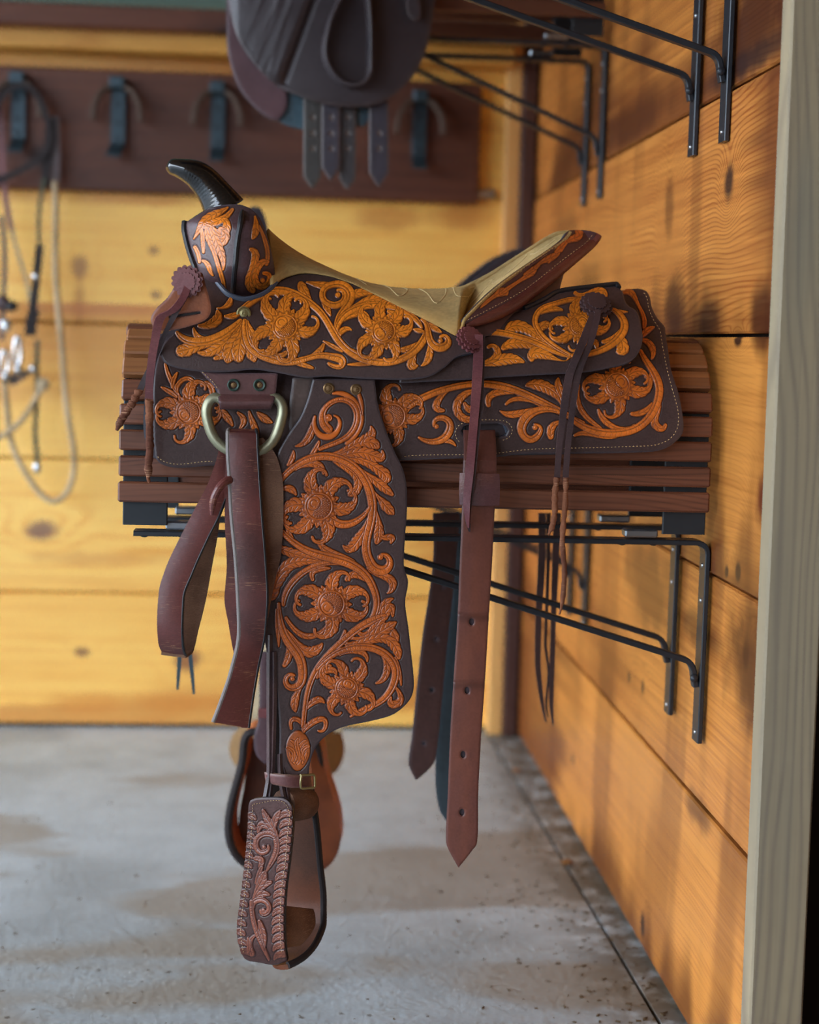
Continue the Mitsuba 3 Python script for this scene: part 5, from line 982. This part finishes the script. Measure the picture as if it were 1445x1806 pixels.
es_ = Sheet([(482, 205), (498, 160), (640, 170), (655, 200), (645, 221), (536, 228), (498, 217)], lambda x, y: YE+0.03 + 0*x, step=3, base=lin((60, 82, 92))); es_.build('sweat_flap', ES, thick=8, sub=False)
for x0, x1, yt, tp, yo, cl in ((535, 567, 312, 332, 0.012, (62, 60, 58)), (567, 600, 296, 318, 0.003, (60, 56, 64)), (598, 628, 315, 334, 0.014, (62, 60, 62)), (651, 686, 305, 329, 0.005, (56, 52, 60))):
    xm = (x0+x1)/2
    b = Sheet([(x0, 150), (x0, yt), (xm-3, tp-2), (xm, tp), (xm+3, tp-2), (x1, yt), (x1, 150)], lambda x, y, yo=yo: YE+0.004+yo + 0*x, step=1.3, base=lin(cl), smooth=False, edge=lin((120, 100, 88)), roll=5.0,
              holes=[egg(xm+1, hy, 2.2, 3.2) for hy in (207, 235, 262) if not (x0 == 651 and hy == 207)])
    b.Y = (lambda c: (lambda x, y: c + 0*x))(YE+0.004+yo)
    K = b.build('girth_strap', ES, thick=4, sub=False)
    stitching([(x0+4, 195), (x0+4, yt-2), (xm, tp-8), (x1-4, yt-2), (x1-4, 195)], b.Y, K, 'iron_rust', 5, 3, 1.2)
lr = spline([(606, -110), (604, -40), (598, 0), (585, 28), (577, 55), (572, 82), (573, 102), (581, 122), (596, 141), (619, 151), (639, 146), (650, 132), (652, 112), (652, 60), (648, 0), (640, -60), (636, -110)], 110)
P3 = at(lr[:, 0], lr[:, 1], YE-0.030 + 0.006*np.linspace(-1, 1, 110)**2)
obj('stirrup_leather', flatbar(P3, 0.024, 0.0045, (-0.25, 1, 0)), 'english_leather', ES)
eb = Sheet([(711, -90), (716, 6), (720, 26), (730, 36), (740, 34), (743, 22), (740, 0), (735, -90)], lambda x, y: YE-0.02 + 0*x, step=2, base=DE, edge=DEE); eb.build('tab', ES, thick=4, sub=False)
en = Sheet([(402, -285), (500, -312), (620, -340), (760, -360), (790, -315), (766, -285)], lambda x, y: YE+0.02 + 0*x, step=7, base=DE, roll=12); en.build('seat', ES, thick=260, sub=False)

# ------------------------------------------------------------------ hook board with its horseshoe hooks
YBD = BACK-0.042
xr = float(at(848, 230, YBD)[0])
hbd = obj('hook_board', box(-3.2, xr, YBD, BACK-0.004, zt(200, 338, YBD), zt(200, 122, YBD), 0.005), 'dark_plank', smooth=False)
tag(hbd, 'long dark brown board across the back wall carrying the horseshoe hooks', 'board')
hooks = [(35, 205, 'horseshoe hook at the left edge, with the bridle hanging from it', 0.0), (210, 213, 'bare horseshoe hook next to the bridle', 0.03), (385, 221, 'bare horseshoe hook between the saddle horn and the english saddle', 0.0), (739, 236, 'horseshoe hook right of the hanging girth straps', 0.0)]
for hx, hy, lab, tl in hooks:
    h = thing('horseshoe_hook', lab, 'hook', 'horseshoe hooks on the board')
    c = at(hx, hy-10, YBD)
    up = lambda x, y, z, c=c: [c[0]+x, YBD-y, c[2]+z]
    a = np.linspace(math.radians(-8), math.radians(188), 40)
    arc = np.array([up(0.050*math.cos(t), 0.030+0.012*abs(math.cos(t)), 0.004+0.066*math.sin(t)-0.012) for t in a])
    obj('horseshoe', flatbar(arc, 0.026, 0.0115, (0, 1, 0)), 'iron_rust', h)
    pth = bend([up(0, 0.0035, 0.078), up(0, 0.0035, 0.060), up(0, 0.020, 0.054), up(0, 0.020, -0.066), up(-tl*0.2, 0.062, -0.092)], 0.008)
    obj('bar', flatbar(pth, 0.031, 0.006, (1, 0, 0)), 'iron_blue', h)
    obj('clasp', box(c[0]-0.016, c[0]+0.016, YBD-0.052, YBD-0.0005, c[2]+0.050, c[2]+0.076, 0.003), 'iron_blue', h, smooth=False)
    for zz in (0.02, -0.02, -0.05):
        obj('rivet', lathe_y([(0.005, 0), (0.004, 0.002), (0, 0.003)], up(0, 0.023, zz), 10), 'steel_black', h)
lt = thing('door_bolt', 'small bright metal bolt at the right end of the board', 'bolt')
c = at(853, 341, BACK-0.02)
obj('barrel', tube([c+[-0.016, 0, 0], c+[0.018, 0, 0]], 0.0075, 12), 'nickel', lt); obj('plate', box(c[0]-0.024, c[0]+0.026, c[1]+0.006, BACK+0.0005, c[2]-0.010, c[2]+0.010, 0.001), 'steel_zinc', lt, smooth=False)

# ------------------------------------------------------------------ bridle on the first hook
BR = thing('bridle', 'bridle with dark straps, shiny bits and beige rope reins hanging at the left edge', 'bridle')
YR = YBD-0.060
def bst(name, pts, w, mat, Y=YR, thick=0.004, parent=None, n=60):
    p = spline(np.array([(q[0], q[1], (q[2] if len(q) > 2 else 0)) for q in pts], float), n)
    d = np.gradient(p[:, :2], axis=0); d /= np.linalg.norm(d, axis=1, keepdims=True)
    nn = np.stack([-d[:, 1], d[:, 0]], 1)*w/2
    a, b = at(p[:, 0]-nn[:, 0], p[:, 1]-nn[:, 1], Y+p[:, 2]), at(p[:, 0]+nn[:, 0], p[:, 1]+nn[:, 1], Y+p[:, 2])
    k = np.linspace(0, 1, 3)[None, :, None]
    return obj(name, loft(a[:, None]*(1-k)+b[:, None]*k, thick), mat, parent or BR)
def rope(name, pts, r, mat, Y=YR, n=90):
    p = spline(np.array([(q[0], q[1], (q[2] if len(q) > 2 else 0)) for q in pts], float), n)
    return obj(name, tube(at(p[:, 0], p[:, 1], Y+p[:, 2]), r, 9), mat, BR)
bst('headstall', [(-14, 240), (-4, 185), (14, 158), (38, 150), (62, 164), (80, 200), (88, 232), (84, 262), (62, 285), (36, 300), (10, 312), (-14, 322)], 11, 'black_leather', YR)
bst('cheek_strap', [(88, 210), (86, 250), (82, 290), (80, 330)], 16, 'black_leather', YR+0.008)
bst('cheek_strap', [(96, 205), (99, 260), (98, 320)], 13, 'dark_leather', YR+0.014)
bst('cheek_strap', [(78, 315), (71, 353), (68, 406), (70, 440)], 6.5, 'green_strap', YR)
b1 = bst('buckle_strap', [(70, 432), (66, 470), (62, 510), (58, 545), (54, 590)], 14, 'black_leather', YR-0.004)
obj('buckle', ellipsoid(at(63, 487, YR-0.012), (0.009, 0.005, 0.008)), 'nickel', b1)
bst('buckle_strap', [(62, 545), (55, 570), (54, 592)], 20, 'black_leather', YR-0.002)
rope('rein', [(97, 320), (98, 406), (98, 477), (103, 548), (110, 620), (117, 712), (126, 768), (131, 806), (128, 843), (117, 870), (98, 884), (75, 874), (51, 843), (30, 806), (18, 770), (14, 735), (11, 705), (9, 674)], 0.0062, 'rope', YR-0.010, 160)
rope('rein', [(-14, 776), (19, 759), (41, 738), (58, 712), (72, 688), (84, 670)], 0.0062, 'rope', YR-0.016, 60)
bst('strap', [(0, 190), (4, 260), (6, 310), (10, 350), (20, 404)], 9, 'burgundy_leather', YR+0.01)
bst('strap', [(20, 400), (34, 455), (48, 504), (54, 540)], 6, 'rope', YR+0.012)
bst('strap', [(8, 340), (26, 430), (42, 480), (50, 520)], 4, 'dark_leather', YR+0.016)
bst('strap', [(2, 380), (8, 450), (6, 520), (4, 600)], 8, 'dark_leather', YR+0.01)
bst('strap', [(66, 600), (65, 660), (64, 720), (62, 770), (65, 800), (66, 818)], 8, 'green_strap', YR-0.006)
obj('tip', ellipsoid(at(65, 825, YR-0.006), (0.009, 0.005, 0.013)), 'nickel', BR)
bit = obj('bit', tube(at(np.array([4, 20, 32, 45, 59.]), np.array([672, 668, 655, 660, 652.]), YR-0.014), 0.006, 10), 'steel_black', BR)
def ring(x, y, rx, ry, r, nm='bit_ring'):
    t = np.linspace(0, 2*math.pi, 40); return obj(nm, tube(at(x+rx*np.cos(t), y+ry*np.sin(t), YR-0.014), r, 8, caps=False), 'nickel', BR)
ring(31, 620, 6, 26, 0.0042); ring(8, 640, 7, 22, 0.0042); ring(11, 574, 6, 8, 0.005)
for x, y in ((32, 651), (59, 650), (10, 664), (12, 576)): obj('stud', ellipsoid(at(x, y, YR-0.018), (0.009, 0.008, 0.010)), 'nickel', BR)
bst('curb_strap', [(18, 676), (34, 668), (46, 656)], 9, 'dark_leather', YR-0.010)
obj('knot', ellipsoid(at(76, 678, YR-0.014), (0.014, 0.01, 0.015)), 'rope', BR); obj('knot', ellipsoid(at(19, 540, YR-0.01), (0.016, 0.01, 0.012)), 'edge_dark', BR); obj('knot', ellipsoid(at(5, 535, YR-0.01), (0.016, 0.01, 0.018)), 'dark_leather', BR)

# ------------------------------------------------------------------ small things on the floor
ch = floor_pt(441, 1690)
m = trimesh.creation.icosphere(subdivisions=2); m.apply_scale((0.0095, 0.0045, 0.003)); m.apply_transform(trimesh.transformations.rotation_matrix(0.6, (0, 0, 1))); m.apply_translation((ch[0], ch[1], 0.0025))
tag(obj('wood_chip', m, 'chip_wood'), 'brown wood chip on the floor below the near stirrup', 'wood chip')
for px, py, lab in ((912, 1362, 'brown crumb lying in the floor joint near the corner'), (1000, 1524, 'brown crumb lying in the floor joint halfway along the wall')):
    c = floor_pt(px, py); m = trimesh.creation.icosphere(subdivisions=1); m.apply_scale((0.011, 0.009, 0.005)); m.apply_translation((c[0], c[1], 0.0035)); tag(obj('wood_chip', m, 'chip_wood'), lab, 'wood chip')
parts = []
for k in range(700):
    if k < 520: x, y = -abs(rng.normal(0, 0.09))-0.006, rng.uniform(1.6, 3.62)
    else: x, y = rng.uniform(-0.95, -0.02), rng.uniform(1.75, 2.7)
    l = rng.uniform(0.002, 0.008)*(1 if k < 520 else 0.55); m = trimesh.creation.box((l, l*rng.uniform(0.15, 0.6), l*0.25))
    m.apply_transform(trimesh.transformations.rotation_matrix(rng.uniform(0, 3.1), (0, 0, 1))); m.apply_translation((x, y, l*0.13)); parts.append(m)
k = obj('floor_debris', cat(parts), 'crumbs', smooth=False); labels[k] = {'label': 'scattered straw and wood crumbs on the concrete along the wall', 'category': 'debris', 'kind': 'stuff'}
